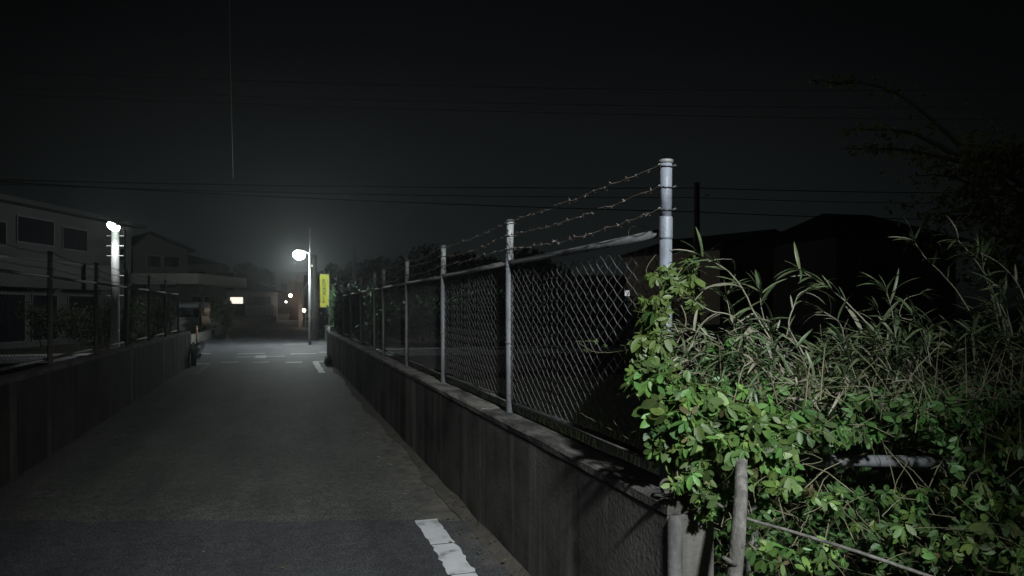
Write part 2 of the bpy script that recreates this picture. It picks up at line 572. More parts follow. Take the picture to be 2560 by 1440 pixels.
M['yellow'] = noisy('yellow_banner_cloth', [(0.40, 0.43, 0.045), (0.48, 0.50, 0.06)], (6, 6, 3), 0.75)
M['ink'] = mat('banner_ink', (0.035, 0.035, 0.015), 0.8)
M['ink_red'] = mat('banner_ink_brown', (0.22, 0.12, 0.02), 0.8)
M['car_white'] = mat('white_car_paint', (0.20, 0.20, 0.205), 0.3)
M['rubber'] = mat('tyre_rubber', (0.015, 0.015, 0.015), 0.8)
M['chrome'] = mat('glint_chrome', (0.85, 0.86, 0.86), 0.15, 1.0)  # mirror metal put in for glints on the van's rear
M['orange'] = mat('orange_post_paint', (0.20, 0.085, 0.035), 0.7)
M['rail_white'] = noisy('white_guardrail_paint', [(0.34, 0.36, 0.36), (0.46, 0.47, 0.47)], (2, 2, 2), 0.5)
M['sign'] = mat('white_notice', (0.8, 0.8, 0.82), 0.6)
M['lens_dim'] = emit('dim_bulb', (1.0, 0.82, 0.62), 1.2)


def post_material():
    """galvanised steel, rusted through on a stretch of the near post"""
    m = noisy('galvanised_post', [(0.11, 0.115, 0.123), (0.19, 0.21, 0.245), (0.26, 0.285, 0.325)], (26, 26, 8), 0.55, 0.15, bump=0.3, bscale=45, pos=[0.3, 0.46, 0.7])
    t = m.node_tree
    b = t.nodes['Principled BSDF']
    col = b.inputs['Base Color'].links[0].from_socket
    g = t.nodes.new('ShaderNodeNewGeometry')
    s = t.nodes.new('ShaderNodeSeparateXYZ')
    t.links.new(g.outputs['Position'], s.inputs[0])
    nz = t.nodes.new('ShaderNodeTexNoise')
    nz.inputs['Scale'].default_value = 22
    t.links.new(g.outputs['Position'], nz.inputs['Vector'])
    ma = t.nodes.new('ShaderNodeMath')
    ma.operation = 'MULTIPLY_ADD'
    ma.inputs[1].default_value = 0.12
    t.links.new(nz.outputs['Fac'], ma.inputs[0])
    t.links.new(s.outputs['Z'], ma.inputs[2])
    r = t.nodes.new('ShaderNodeValToRGB')
    els = r.color_ramp.elements
    r.color_ramp.interpolation = 'LINEAR'
    els[0].position = 0.0
    els[0].color = (0, 0, 0, 1)
    els[1].position = 1.0
    els[1].color = (0, 0, 0, 1)
    for p_, v_ in ((0.545, 0), (0.56, 1), (0.655, 1), (0.67, 0)):
        e = els.new(p_)
        e.color = (v_, v_, v_, 1)
    d2 = t.nodes.new('ShaderNodeMath')
    d2.operation = 'DIVIDE'
    d2.inputs[1].default_value = 2.0
    t.links.new(ma.outputs[0], d2.inputs[0])
    t.links.new(d2.outputs[0], r.inputs[0])
    mx = t.nodes.new('ShaderNodeMix')
    mx.data_type = 'RGBA'
    t.links.new(r.outputs[0], mx.inputs[0])
    t.links.new(col, mx.inputs[6])
    mx.inputs[7].default_value = (0.085, 0.052, 0.040, 1)
    t.links.new(mx.outputs[2], b.inputs['Base Color'])
    return m


M['post_near'] = post_material()

# ------------------------------------------------------------------ the ground
# fields either side lie a little lower than the lane
g = MB()
g.poly([(-900, -60, -0.42), (900, -60, -0.42), (900, 1600, -0.42), (-900, 1600, -0.42)])
g.build('ground', M['dirt'], kind='structure')


def slab(name, m, x0, x1, y0, y1, top, thick=0.45, nx=1, ny=1):
    b = MB()
    b.box(x0, x1, y0, y1, top - thick, top)
    return b.build(name, m, kind='structure')


slab('lane', M['asphalt_old'], -2.30, 1.36, 2.0, 21.4, 0.0)
slab('cross_street', M['asphalt_street'], -70, 80, 21.4, 26.1, 0.0)
slab('far_road', M['asphalt_street'], -3.2, 2.0, 26.1, 130, 0.0)
slab('street_verge', M['concrete'], -70, -3.2, 26.1, 27.2, 0.02)
slab('street_verge', M['concrete'], 2.0, 80, 26.1, 27.2, 0.02)
slab('far_yard_ground', M['dirt'], -70, -3.2, 27.2, 160, 0.0)
slab('far_yard_ground', M['dirt'], 2.0, 90, 27.2, 160, 0.0)
# kerb along the near side of the cross street, left and right of the lane: single stones near the lane, one run beyond
for x0, x1, far in ((-14.9, -2.9, -70), (1.9, 13.9, 80)):
    kb = MB()
    kb.box(min(x0, x1, far), max(x0, x1, far), 21.14, 21.39, -0.42, 0.06)
    if far < 0:
        kb.box(far, x0, 21.12, 21.388, 0.062, 0.13)
    else:
        kb.box(x1, far, 21.12, 21.388, 0.062, 0.13)
    ko = kb.build('kerb', M['concrete'], kind='structure')
    ks = MB().box(0.006, 0.994, 21.12, 21.388, 0.062, 0.13).mesh('kerb_stone', M['concrete'])
    for k in range(12):
        o = link('kerb_stone', ks, ko)
        o.location = (x0 + k, random.uniform(-0.006, 0.006), random.uniform(-0.001, 0.006))

# the road the camera stands on: newer asphalt up to a seam, its direction square to the view
nr = MB()
seam = []
for i in range(41):
    px = -900 + i * (1345 + 900) / 40
    z = 5.19 + 0.06 * mnoise.noise(Vector((px * 0.006, 0.3, 0))) + random.uniform(-0.02, 0.02)
    p = at(px, 770, z)
    p.z = 0.006
    if -14 < p.x < 1.355:
        seam.append(p)
c1 = Vector((seam[-1].x, -9, 0.006))
c0 = Vector((-14, -9, 0.006))
nr.poly([c0, c1] + seam[::-1])
nr.build('near_road', M['asphalt_new'], kind='structure')
slab('near_road_base', M['asphalt_new'], -14, 2.4, -9, 1.99, 0.0)
rs = MB()
rs.box(1.42, 9.0, -9, 1.2, -0.45, -0.01)
rs.build('roadside', M['concrete'], kind='structure')


si = MB()
vs, fs = [], []
n_ = 120
for i in range(n_ + 1):
    y = 2.4 + 19.0 * i / n_
    wv = 0.10 + 0.09 * mnoise.noise(Vector((y * 0.7, 1.7, 0))) + 0.05 * mnoise.noise(Vector((y * 2.9, 4.1, 0)))
    hh = 0.030 + 0.022 * mnoise.noise(Vector((y * 1.9, 9.0, 0)))
    vs += [(1.312 - max(0.03, wv), y, 0.0075), (1.312 - max(0.03, wv) * 0.45, y, 0.008 + hh * 0.35), (1.306, y, 0.01 + hh)]
for i in range(n_):
    for q in (0, 1):
        fs.append((i * 3 + q, i * 3 + q + 1, i * 3 + q + 4, i * 3 + q + 3))
si.add(vs, fs, True)
si.build('gutter_silt', noisy('silt', [(0.05, 0.045, 0.036), (0.11, 0.098, 0.08)], (7, 4, 7), 0.95, bump=0.8, bscale=60), kind='structure')


# road markings: thin sheets, ragged where worn
def rag_strip(name, x0, x1, y0, y1, z, m, jag=0.012, step=0.08, slant=0.0, parent=None):
    L, R = [], []
    n = max(2, int((y1 - y0) / step))
    for i in range(n + 1):
        y = y0 + (y1 - y0) * i / n
        L.append((x0 + random.uniform(-jag, jag) + slant * (y - y0), y + random.uniform(-jag, jag) * (0 < i < n), z))
        R.append((x1 + random.uniform(-jag, jag) + slant * (y - y0), y + random.uniform(-jag, jag) * (0 < i < n), z))
    b = MB()
    for i in range(n):
        b.poly([L[i], R[i], R[i + 1], L[i + 1]])
    return b.build(name, m, kind='structure', parent=parent)


def blot(name, cx, cy, rx, ry, z, m):
    """flakes left of a worn line: several small ragged bits"""
    b = MB()
    k = 0
    for q in range(9):
        n = 7
        ox, oy = random.uniform(-1, 1) * rx, random.uniform(-1, 1) * ry
        sx, sy = rx * random.uniform(0.12, 0.42), ry * random.uniform(0.05, 0.16)
        pts = []
        for k in range(n):
            t = 2 * math.pi * k / n
            r = random.uniform(0.5, 1.15)
            pts.append((cx + ox + sx * r * math.cos(t), cy + oy + sy * r * math.sin(t), z + q * 0.00025))
        b.poly(pts)
    return b.build(name, m, kind='structure')


Zm = 0.010
# edge line at the near right: three lengths parted by cracks
rag_strip('edge_line', 0.905, 1.060, 4.60, 5.155, Zm, M['paint'], 0.006, 0.05, -0.004)
rag_strip('edge_line', 0.902, 1.055, 4.05, 4.588, Zm, M['paint'], 0.010, 0.05, 0.01)
rag_strip('edge_line', 0.896, 1.045, 2.6, 4.040, Zm, M['paint'], 0.012, 0.05, 0.01)
Zw = 0.004
for cx, cy, rx, ry in ((0.97, 5.95, 0.07, 0.16), (0.95, 6.25, 0.05, 0.10), (0.96, 7.3, 0.06, 0.22), (0.94, 7.75, 0.05, 0.12), (0.96, 9.1, 0.05, 0.25),
                       (0.95, 10.1, 0.03, 0.12), (0.96, 13.2, 0.07, 0.5), (0.95, 14.3, 0.05, 0.3), (0.95, 16.0, 0.07, 0.45)):
    blot('worn_line_patch', cx, cy, rx, ry, Zw, M['paint_worn'])
rag_strip('edge_line', 0.86, 1.01, 17.6, 21.3, Zw, M['paint'], 0.02, 0.25)
rag_strip('edge_line', -1.88, -1.74, 18.2, 21.3, Zw, M['paint_worn'], 0.02, 0.25)
for cx, cy, rx, ry in ((-1.78, 5.4, 0.10, 0.16), (-1.80, 6.8, 0.10, 0.12), (-1.8, 9.6, 0.05, 0.2), (-1.82, 18.6, 0.06, 0.8)):
    blot('worn_line_patch', cx, cy, rx, ry, Zw, M['paint_worn'])


def paint_rect(px0, px1, py, depth_len, name='street_marking', m='paint'):
    """a bar painted across the view line: px0..px1 in the photo at ground row py"""
    z = EYE * F / (py - 770.0)
    a, b_ = at(px0, py, z), at(px1, py, z)
    xa, xb, yc = a.x, b_.x, (a.y + b_.y) / 2
    return rag_strip(name, xa, xb, yc - depth_len / 2, yc + depth_len / 2, Zw, M[m], 0.012, 0.2)


for a_, b_ in ((553, 596), (634, 673), (713, 756)):
    paint_rect(a_, b_, 906, 0.32)
for a_, b_ in ((592, 662), (727, 793), (490, 528)):
    paint_rect(a_, b_, 884.5, 0.32)
paint_rect(797, 840, 880.5, 0.3)
paint_rect(784, 835, 903.5, 0.30)
paint_rect(485, 524, 909.5, 0.32)
# cross mark in the middle of the crossing
zc = at(652, 892, EYE * F / 122)
rag_strip('street_marking', zc.x - 0.16, zc.x + 0.16, zc.y - 0.62, zc.y + 0.62, Zw, M['paint'], 0.01, 0.2)
rag_strip('street_marking', zc.x - 0.70, zc.x - 0.163, zc.y - 0.13, zc.y + 0.13, Zw, M['paint'], 0.01, 0.1)
rag_strip('street_marking', zc.x + 0.163, zc.x + 0.70, zc.y - 0.13, zc.y + 0.13, Zw, M['paint'], 0.01, 0.1)
for yy in (31.6,):
    rag_strip('street_marking', 0.1, 1.2, yy, yy + 0.5, Zw, M['paint_worn'], 0.02, 0.2)


# ------------------------------------------------------------------ walls along the lane
def lane_wall(name, x0, x1, y0, y1, top, m, label, joint=2.08, jy=None):
    """cast concrete parapet: panels with open joints, a slightly proud coping in lengths"""
    root = empty(name, ((x0 + x1) / 2, y0, 0))
    tag(root, label, 'wall')
    inv = Matrix.Translation(-root.location)
    ys = [y0]
    y = jy if jy else y0 + joint
    while y < y1 - 0.3:
        ys.append(y)
        y += joint
    ys.append(y1)
    for i in range(len(ys) - 1):
        b = MB()
        b.box(x0, x1, ys[i] + 0.004, ys[i + 1] - 0.004, -0.44, top - 0.045, inv)
        bevel(b.build('wall_panel', m, root), 0.008, 2)
        b = MB()
        # coping with a worn, uneven face
        n = 14
        A, Bt = ys[i] + 0.005, ys[i + 1] - 0.005
        for s_ in range(n):
            ya, yb = A + (Bt - A) * s_ / n, A + (Bt - A) * (s_ + 1) / n
        prof = [(x0 - 0.003, top - 0.043), (x0 - 0.003, top - 0.012), (x0 + 0.012, top), (x1 - 0.012, top), (x1 + 0.003, top - 0.012), (x1 + 0.003, top - 0.043)]
        vs, fs = [], []
        for s_ in range(n + 1):
            yy = A + (Bt - A) * s_ / n
            for q, (xx, zz) in enumerate(prof):
                j = 0.004 if 0 < q < 5 else 0.001
                vs.append(inv @ Vector((xx + random.uniform(-j, j), yy, zz + random.uniform(-j, j))))
        P = len(prof)
        for s_ in range(n):
            for q in range(P):
                q2 = (q + 1) % P
                fs.append((s_ * P + q, (s_ + 1) * P + q, (s_ + 1) * P + q2, s_ * P + q2))
        fs.append(tuple(range(P)))
        fs.append(tuple(n * P + q for q in range(P))[::-1])
        b.add(vs, fs)
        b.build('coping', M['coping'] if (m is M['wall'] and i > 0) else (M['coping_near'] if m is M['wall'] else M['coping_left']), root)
    return root


WT = 0.81      # wall top
RW = lane_wall('lane_wall', 1.31, 1.50, 2.33, 22.4, WT, M['wall'],
          'mould-streaked low concrete wall under the fence on the right of the lane', jy=4.9)
MB().tube([(-0.074, -0.008, -0.44), (-0.074, -0.008, 0.74), (-0.072, -0.004, 0.766)], [0.028, 0.027, 0.018], 16).build('end_pipe', M['wall_pipe'], RW)
lane_wall('lane_wall', -2.42, -2.23, 3.4, 21.0, 0.89, M['wall_left'],
          'dark stained low concrete wall under the fence on the left of the lane', jy=5.2)


# ------------------------------------------------------------------ chain link fences
def zigzag(height, half, r=0.0016, d=0.063):
    """one zigzag wire of the mesh, half a diamond wide, from z 0 to height"""
    pts = []
    n = int(height / (d / 2))
    for i in range(n + 1):
        x = 0.0 if (i % 2 == 0) else half
        yoff = 0.0018 if (i % 2 == 0) else -0.0018
        pts.append(Vector((yoff, x, i * d / 2)))
    return pts


def barbed(p, q, sag, seed, rb=0.0026, spacing=0.105, thick=1.0):
    rr = random.Random(seed)
    b = MB()
    n = max(8, int((q - p).length / 0.07))
    pts = []
    for i in range(n + 1):
        t = i / n
        x = p.lerp(q, t)
        x.z -= sag * 4 * t * (1 - t)
        x += Vector((rr.uniform(-1, 1), 0, rr.uniform(-1, 1))) * 0.007 * (0 < i < n)
        pts.append(x)
    b.tube(pts, rb * thick, 4, cap=False)
    L = (q - p).length
    k = int(L / spacing)
    for i in range(1, k):
        t = (i + rr.uniform(-0.15, 0.15)) / k
        c = pts[min(n, int(t * n))].copy()
        for a in range(4):
            dv = Vector((rr.uniform(-1, 1), rr.uniform(-0.8, 0.8), rr.uniform(-1, 1))).normalized() * rr.uniform(0.010, 0.019)
            b.tube([c - dv * 0.2, c + dv], [0.0014 * thick, 0.0008], 3, cap=False)
        b.tube([c - Vector((0, 0.011, 0)), c + Vector((0, 0.011, 0))], 0.0034 * thick, 4, cap=False)
    return b


def fence(name, X, Ys, base, rail, top, label, side, near_bays, post_mats, wire='wire'):
    root = empty(name, (X, Ys[0], base))
    tag(root, label, 'fence')
    off = -Vector(root.location)

    def loc(v):
        return Vector(v) + off
    R = 0.0243
    prng = random.Random(5)
    for i, y in enumerate(Ys):
        lx = prng.uniform(-0.006, 0.006)
        near = i < 4
        pm = post_mats[min(i, len(post_mats) - 1)]
        n = 20 if near else 10
        b = MB()
        b.tube([loc((X, y, base - 0.15)), loc((X, y, rail - 0.03))], R, n)
        po = b.build('post', pm, root)
        b = MB()
        b.tube([loc((X, y, rail - 0.03)), loc((X, y, rail - 0.02)), loc((X + lx * 0.2, y, rail + 0.052)), loc((X + lx * 0.2, y, rail + 0.060))],
               [R * 1.06, R * 1.10, R * 1.10, R * 1.0], n)
        b.build('sleeve', pm, po)
        b = MB()
        b.tube([loc((X + lx * 0.2, y, rail + 0.06)), loc((X + lx, y, top - 0.016))], R * 0.96, n)
        b.build('post_extension', post_mats[0] if (i == 0 or wire == 'wire_dark') else M['ext'], po)
        b = MB()
        b.tube([loc((X + lx, y, top - 0.016)), loc((X + lx, y, top - 0.012)), loc((X + lx, y, top - 0.003)), loc((X + lx, y, top))],
               [R * 0.98, R * 1.16, R * 1.16, R * 0.9], n)
        b.build('cap', M['zinc_dull'], po)
        for hz in strand_heights(rail, top):
            b = MB()
            ring = []
            for k in range(19):
                t = 2 * math.pi * k / 18
                ring.append(loc((X + lx * 0.7 + (R + 0.0015) * math.cos(t), y + (R + 0.0015) * math.sin(t), hz + 0.006 * math.sin(t * 1.0 + i) + prng.uniform(-0.0015, 0.0015))))
            b.tube(ring, 0.0026 if near else 0.004, 5)
            b.build('tie_wire', M['tie'], po)
            if near:
                for sgn in (-1, 1):
                    b = MB()
                    x_ = X + lx * 0.7 + sgn * (R + 0.004)
                    b.tube([loc((x_ - 0.004 * sgn, y - 0.012, hz - 0.002)), loc((x_ + sgn * 0.006, y - 0.013, hz + 0.004)), loc((x_ + sgn * 0.011, y - 0.010, hz + 0.001))], 0.0028, 5)
                    b.build('wire_end', M['staple'], po)
        if i in (1, 2):
            zc_ = base + 0.46
            b = MB()
            b.tube([loc((X, y, zc_ - 0.008)), loc((X, y, zc_ + 0.008))], R * 1.14, n)
            b.build('clamp', M['zinc_dull'], po)
    for i in range(len(Ys) - 1):
        ya, yb = Ys[i], Ys[i + 1]
        b = MB()
        b.tube([loc((X + 0.0, ya + R, rail + prng.uniform(-0.004, 0.004))), loc((X, (ya + yb) / 2, rail - 0.006)), loc((X, yb - R, rail + prng.uniform(-0.004, 0.004)))], 0.0172, 12 if i < 3 else 8)
        b.build('top_rail', M['zinc_rail'] if (i == 0 and near_bays) else (M['post_left'] if wire == 'wire_dark' else M['zinc_dull']), root)
        b = MB()
        b.tube([loc((X + side * 0.02, ya + 0.002, base + 0.07)), loc((X + side * 0.02, yb - 0.002, base + 0.07))], 0.0170, 10 if i < 3 else 6)
        b.build('bottom_rail', M['post_left'] if wire == 'wire_dark' else M['zinc_dull'], root)
        # woven wire
        h = rail - 0.02 - (base + 0.09)
        half = 0.0450
        cnt = int((yb - ya - 0.05) / half)
        if i < near_bays:
            pa = zigzag(h, half)
            me1 = MB().tube(pa, 0.0018, 5, cap=False).mesh('mesh_wire', M['wire'])
            pb = [Vector((q.x, half - q.y, q.z)) for q in pa]
            me2 = MB().tube(pb, 0.0018, 5, cap=False).mesh('mesh_wire', M['wire'])
            for c in range(cnt):
                o = link('mesh_wire', me1 if c % 2 == 0 else me2, root)
                bul = 0.010 * mnoise.noise(Vector((c * 0.11, i * 3.0, 0)))
                o.location = loc((X + side * 0.002 + bul, ya + 0.03 + c * half, base + 0.085 + prng.uniform(-0.001, 0.001)))
                o.rotation_euler = (prng.uniform(-0.0012, 0.0012), prng.uniform(-0.006, 0.006), 0)
        else:
            b = MB()
            pa = zigzag(h, half)
            for c in range(cnt):
                pts = [loc((X + side * 0.002, ya + 0.03 + c * half + (q.y if c % 2 == 0 else half - q.y), base + 0.085 + q.z)) for q in pa]
                b.tube(pts, 0.0016, 3, cap=False)
            b.build('mesh_panel', M[wire], root, kind='stuff')
        for k, hz in enumerate(strand_heights(rail, top)):
            b = barbed(loc((X - side * 0.030, ya, hz)), loc((X - side * 0.030, yb, hz)), 0.012 + 0.012 * ((i + k) % 3), i * 10 + k, thick=1.0)
            b.build('barbed_wire', M['barb'], root, kind='stuff')
    return root


def strand_heights(rail, top):
    e = top - rail
    return [top - 0.025, rail + e * 0.62, rail + e * 0.31]


SP = 2.08
Yr = [2.6 + SP * k for k in range(5)]
Yr += [Yr[-1] + 1.08]
Yr += [Yr[-1] + SP, Yr[-1] + 2 * SP, Yr[-1] + 3 * SP - 0.1]
fence('chain_link_fence', 1.45, Yr, WT, 1.80, 2.085,
      'galvanised chain-link fence with barbed wire on the right of the lane', 1, 2, [M['post_near'], M['zinc_mid'], M['zinc_mid'], M['zinc_dull']])
Yl = []
for px in (32, 125, 238, 315, 370, 412, 445, 468):
    z = 1850 * 2.32 / (cs * (700 - px))
    Yl.append((z + 2.32 * sn) / cs)
Yl = [Yl[1] + (k - 2) * 2.06 for k in range(9)]
Yl = [y for y in Yl if 3.4 < y < 21.2]
fence('chain_link_fence', -2.32, Yl, 0.89, 1.83, 2.10,
      'dim chain-link fence on the left of the lane', -1, 0, [M['post_left']], 'wire_dark')


# ------------------------------------------------------------------ street lamps
def spot(name, loc, aim, power, size, blend, col, radius=0.08, parent=None):
    d = bpy.data.lights.new(name, 'SPOT')
    d.energy = power
    d.spot_size = math.radians(size)
    d.spot_blend = blend
    d.color = col
    d.shadow_soft_size = radius
    o = bpy.data.objects.new(name, d)
    C.objects.link(o)
    o.location = loc
    o.rotation_euler = (Vector(aim) - Vector(loc)).to_track_quat('-Z', 'Y').to_euler()
    if parent is not None:
        o.parent = parent
        o.matrix_parent_inverse = Matrix.Translation(-Vector(parent.location))
    return o


# (a) lamp at the far end of the lane, on a slim pole with an arm over the road
base = Vector((1.16, 31.2, 0))
L = empty('street_lamp', base)
tag(L, 'lit street lamp on a slim grey pole at the far end of the lane', 'street lamp')
MB().tube([(0, 0, 0), (0, 0, 0.25), (0, 0, 3.62)], [0.07, 0.055, 0.045], 12).build('pole', M['lamp_pole'], L)
MB().tube([(0, 0, 3.58), (-0.03, -0.01, 3.72), (-0.16, -0.02, 3.78), (-0.26, -0.03, 3.78)], 0.024, 8).build('arm', M['pole_concrete'], L)
b = MB()
b.lathe((-0.42, -0.04, 3.70), [(0.02, 0.16), (0.10, 0.15), (0.15, 0.125), (0.16, 0.11)], 20)
b.build('lamp_hood', M['zinc_dull'], L)
b = MB()
b.lathe((-0.42, -0.04, 3.70), [(0.145, 0.115), (0.215, 0.04), (0.24, -0.05), (0.215, -0.14), (0.14, -0.21), (0.06, -0.235), (0.0, -0.24)], 20)
b.build('lamp_lens', M['lens'], L)
MB().tube([(0.0, 0, 3.62), (0.0, 0, 4.75)], 0.014, 6).build('conduit', M['pole_concrete'], L)
MB().box(0.05, 0.11, -0.04, 0.04, 3.18, 3.26).build('junction_box', M['fascia'], L)
pl = bpy.data.lights.new('street_lamp_light', 'POINT')
pl.energy = LANE_LAMP_W
pl.color = (0.90, 1.0, 0.98)
pl.shadow_soft_size = 0.08
po_ = bpy.data.objects.new('street_lamp_light', pl)
C.objects.link(po_)
po_.parent = L
po_.location = (-0.42, -0.04, 3.30)

# (b) lamp on a concrete utility pole left of the lane
zpole = 23.8
pb = at(288, 770, zpole)
pb.z = 0
L = empty('utility_pole', pb)
tag(L, 'short pale concrete pole with step bolts, lit by its own lamp', 'pole')
MB().tube([(0, 0, 0), (0, 0, 4.18), (0, 0, 4.2)], [0.135, 0.112, 0.09], 18).build('pole', M['pole_concrete'], L)
for k in range(7):
    zz = 1.9 + k * 0.32
    if k in (1, 3):
        continue
    for s_ in (-1, 1):
        if k in (2,) and s_ < 0:
            continue
        b = MB()
        dv = Vector((cs, -sn, 0)) * s_
        b.tube([dv * 0.10 + Vector((0, 0, zz)), dv * 0.25 + Vector((0, 0, zz))], 0.012, 6)
        b.tube([dv * 0.25 + Vector((0, 0, zz)), dv * 0.262 + Vector((0, 0, zz))], 0.02, 6)
        b.build('step_bolt', M['ext'], L)
right = Vector((cs, -sn, 0))
fwd = Vector((sn, cs, 0))
hd = -pb.normalized() * 0.75 - right * 0.03
MB().tube([-fwd * 0.10 + Vector((0, 0, 4.02)), hd + Vector((0, 0, 4.12))], 0.02, 8).build('lamp_arm', M['zinc_dull'], L)
b = MB()
Mx = Matrix.Translation(hd + Vector((0, 0, 4.08))) @ Matrix.Rotation(-TH, 4, 'Z') @ Matrix.Rotation(math.radians(28), 4, 'Y')
b.box(-0.15, 0.13, -0.09, 0.09, 0.03, 0.08, Mx)
bevel(b.build('lamp_hood', M['zinc_dull'], L), 0.02, 2)
b = MB()
vs, fs = [], []
NL = 9
for i in range(NL):
    a = -math.pi / 2 * 0.6 + i / (NL - 1) * math.pi * 0.8
    for k in range(16):
        t = 2 * math.pi * k / 16
        vs.append(Mx @ Vector((-0.01 + 0.20 * math.cos(a) * math.cos(t), 0.13 * math.cos(a) * math.sin(t), -0.03 - 0.13 * math.sin(a))))
for i in range(NL - 1):
    for k in range(16):
        fs.append((i * 16 + k, i * 16 + (k + 1) % 16, (i + 1) * 16 + (k + 1) % 16, (i + 1) * 16 + k))
b.add(vs, fs, True)
b.build('lamp_lens', M['lens_pole'], L)
spot('pole_lamp_light', pb + hd + Vector((0, 0, 3.80)), pb + Vector((0, 0, 2.2)), POLE_LAMP_W, 115, 0.8, (0.95, 0.98, 1.0), 0.05, L)

# (c) the lamp behind the camera that lights the near end: its pole stands beside the road
lb = Vector((NEAR_LAMP.x + 1.1, NEAR_LAMP.y - 0.3, 0))
L = empty('street_lamp', lb)
tag(L, 'tall street lamp beside the near road, behind the viewpoint', 'street lamp')
MB().tube([(0, 0, 0), (0, 0, 6.6)], [0.14, 0.11], 14).build('pole', M['pole_concrete'], L)
hd = NEAR_LAMP - lb
MB().tube([(0, 0, hd.z - 0.1), (-0.4, 0.1, hd.z + 0.2), (hd.x + 0.15, hd.y - 0.05, hd.z + 0.26)], 0.025, 8).build('arm', M['zinc_dull'], L)
b = MB()
b.lathe((hd.x, hd.y, hd.z + 0.20), [(0.02, 0.10), (0.14, 0.09), (0.22, 0.05), (0.24, 0.0)], 20)
b.build('lamp_hood', M['zinc_dull'], L)
b = MB()
b.lathe((hd.x, hd.y, hd.z + 0.20), [(0.225, -0.003), (0.215, -0.09), (0.15, -0.15), (0.0, -0.18)], 20)
b.build('lamp_lens', M['lens_near'], L)
spot('near_lamp_light', NEAR_LAMP - Vector((0, 0, 0.06)), (1.45, 4.7, 0.4), NEAR_LAMP_W, 48, 1.0, (0.93, 0.98, 1.0), 0.16, L)


# ------------------------------------------------------------------ other poles and overhead cables
def utility_pole(px, z, height, label, r0=0.15, m='pole_dark', arms=()):
    p = at(px, 770, z)
    p.z = 0
    r = empty('utility_pole', p)
    tag(r, label, 'utility pole')
    MB().tube([(0, 0, 0), (0, 0, height)], [r0, r0 * 0.72], 14).build('pole', M[m], r)
    for zz in arms:
        MB().tube([(0.1, -0.7, zz), (0.1, 0.7, zz)], 0.035, 6).build('cross_arm', M['zinc_dull'], r)
    MB().tube([(-r0, -0.05, 0), (-r0 * 0.85, -0.05, height * 0.8)], 0.02, 6).build('conduit', M['zinc_dull'], r)
    return p


utility_pole(785, 34.4, 3.95, 'thick dark pole standing close behind the lit lane lamp', 0.19)
pr_ = utility_pole(1742, 30.1, 6.6, 'dark utility pole standing beyond the near fence post', 0.15, arms=(6.0,))
utility_pole(2900, 36, 9.2, 'dark utility pole outside the picture on the right', 0.15, arms=(8.4,))
utility_pole(-600, 26, 10.2, 'dark utility pole outside the picture on the left', 0.15, arms=(9.6,))
for px, z, h in ((886, 46, 5.3), (995, 60, 5.6)):
    utility_pole(px, z, h, 'dim pole in front of the tree line, %s' % ('nearer the lit lane lamp' if px < 900 else 'above the middle of the hedge'), 0.12)


def cable(pts, r, label, m='cable', seg=10, sag=0.0):
    P = [at(*q) if not isinstance(q, Vector) else q for q in pts]
    fine = []
    for i in range(len(P) - 1):
        for k in range(seg):
            t = k / seg
            q = P[i].lerp(P[i + 1], t)
            q.z -= sag * 4 * t * (1 - t)
            fine.append(q)
    fine.append(P[-1])
    b = MB().tube(fine, r, 5)
    return b.build('overhead_cable', M[m], label=label, cat='cable', group='cables over the cross street')


cable([(-600, 432, 26), (1742, 470, 30.1), (2950, 476, 36)], 0.017, 'uppermost of the three black cables low over the cross street', sag=0.16, seg=24)
cable([(-600, 436, 26), (1742, 494, 30.1), (2950, 500, 36)], 0.013, 'thin middle one of the three black cables low over the cross street', sag=0.20, seg=24)
cable([(-600, 415, 26), (1742, 530, 30.1), (2950, 545, 36)], 0.018, 'lowest black cable over the cross street, sloping down to the right', sag=0.20, seg=24)
cable([(-600, 150, 26), (2900, 216, 36)], 0.0084, 'topmost faint cable high over the cross street', sag=0.55, seg=24)
cable([(-600, 190, 26), (2900, 262, 36)], 0.0084, 'second faint cable from the top, high over the cross street', sag=0.5, seg=24)
cable([(-600, 210, 26), (2900, 300, 36)], 0.0085, 'third faint cable from the top, high over the cross street', sag=0.35, seg=24)
cb = MB().tube([at(583, 446, 24.0), at(581, 372, 19.5), at(579, 300, 16.7), at(577, 220, 14.6), at(575, 140, 12.9), at(573, 0, 11.0),
                at(570, -300, 8.0), Vector((1.4, -0.5, 6.1)), Vector((lb.x - 0.1, lb.y, 6.5))], 0.010, 6)
cb.build('service_cable', M['cable_grey'], label='thin pale cable running overhead almost upright in the picture', cat='cable')

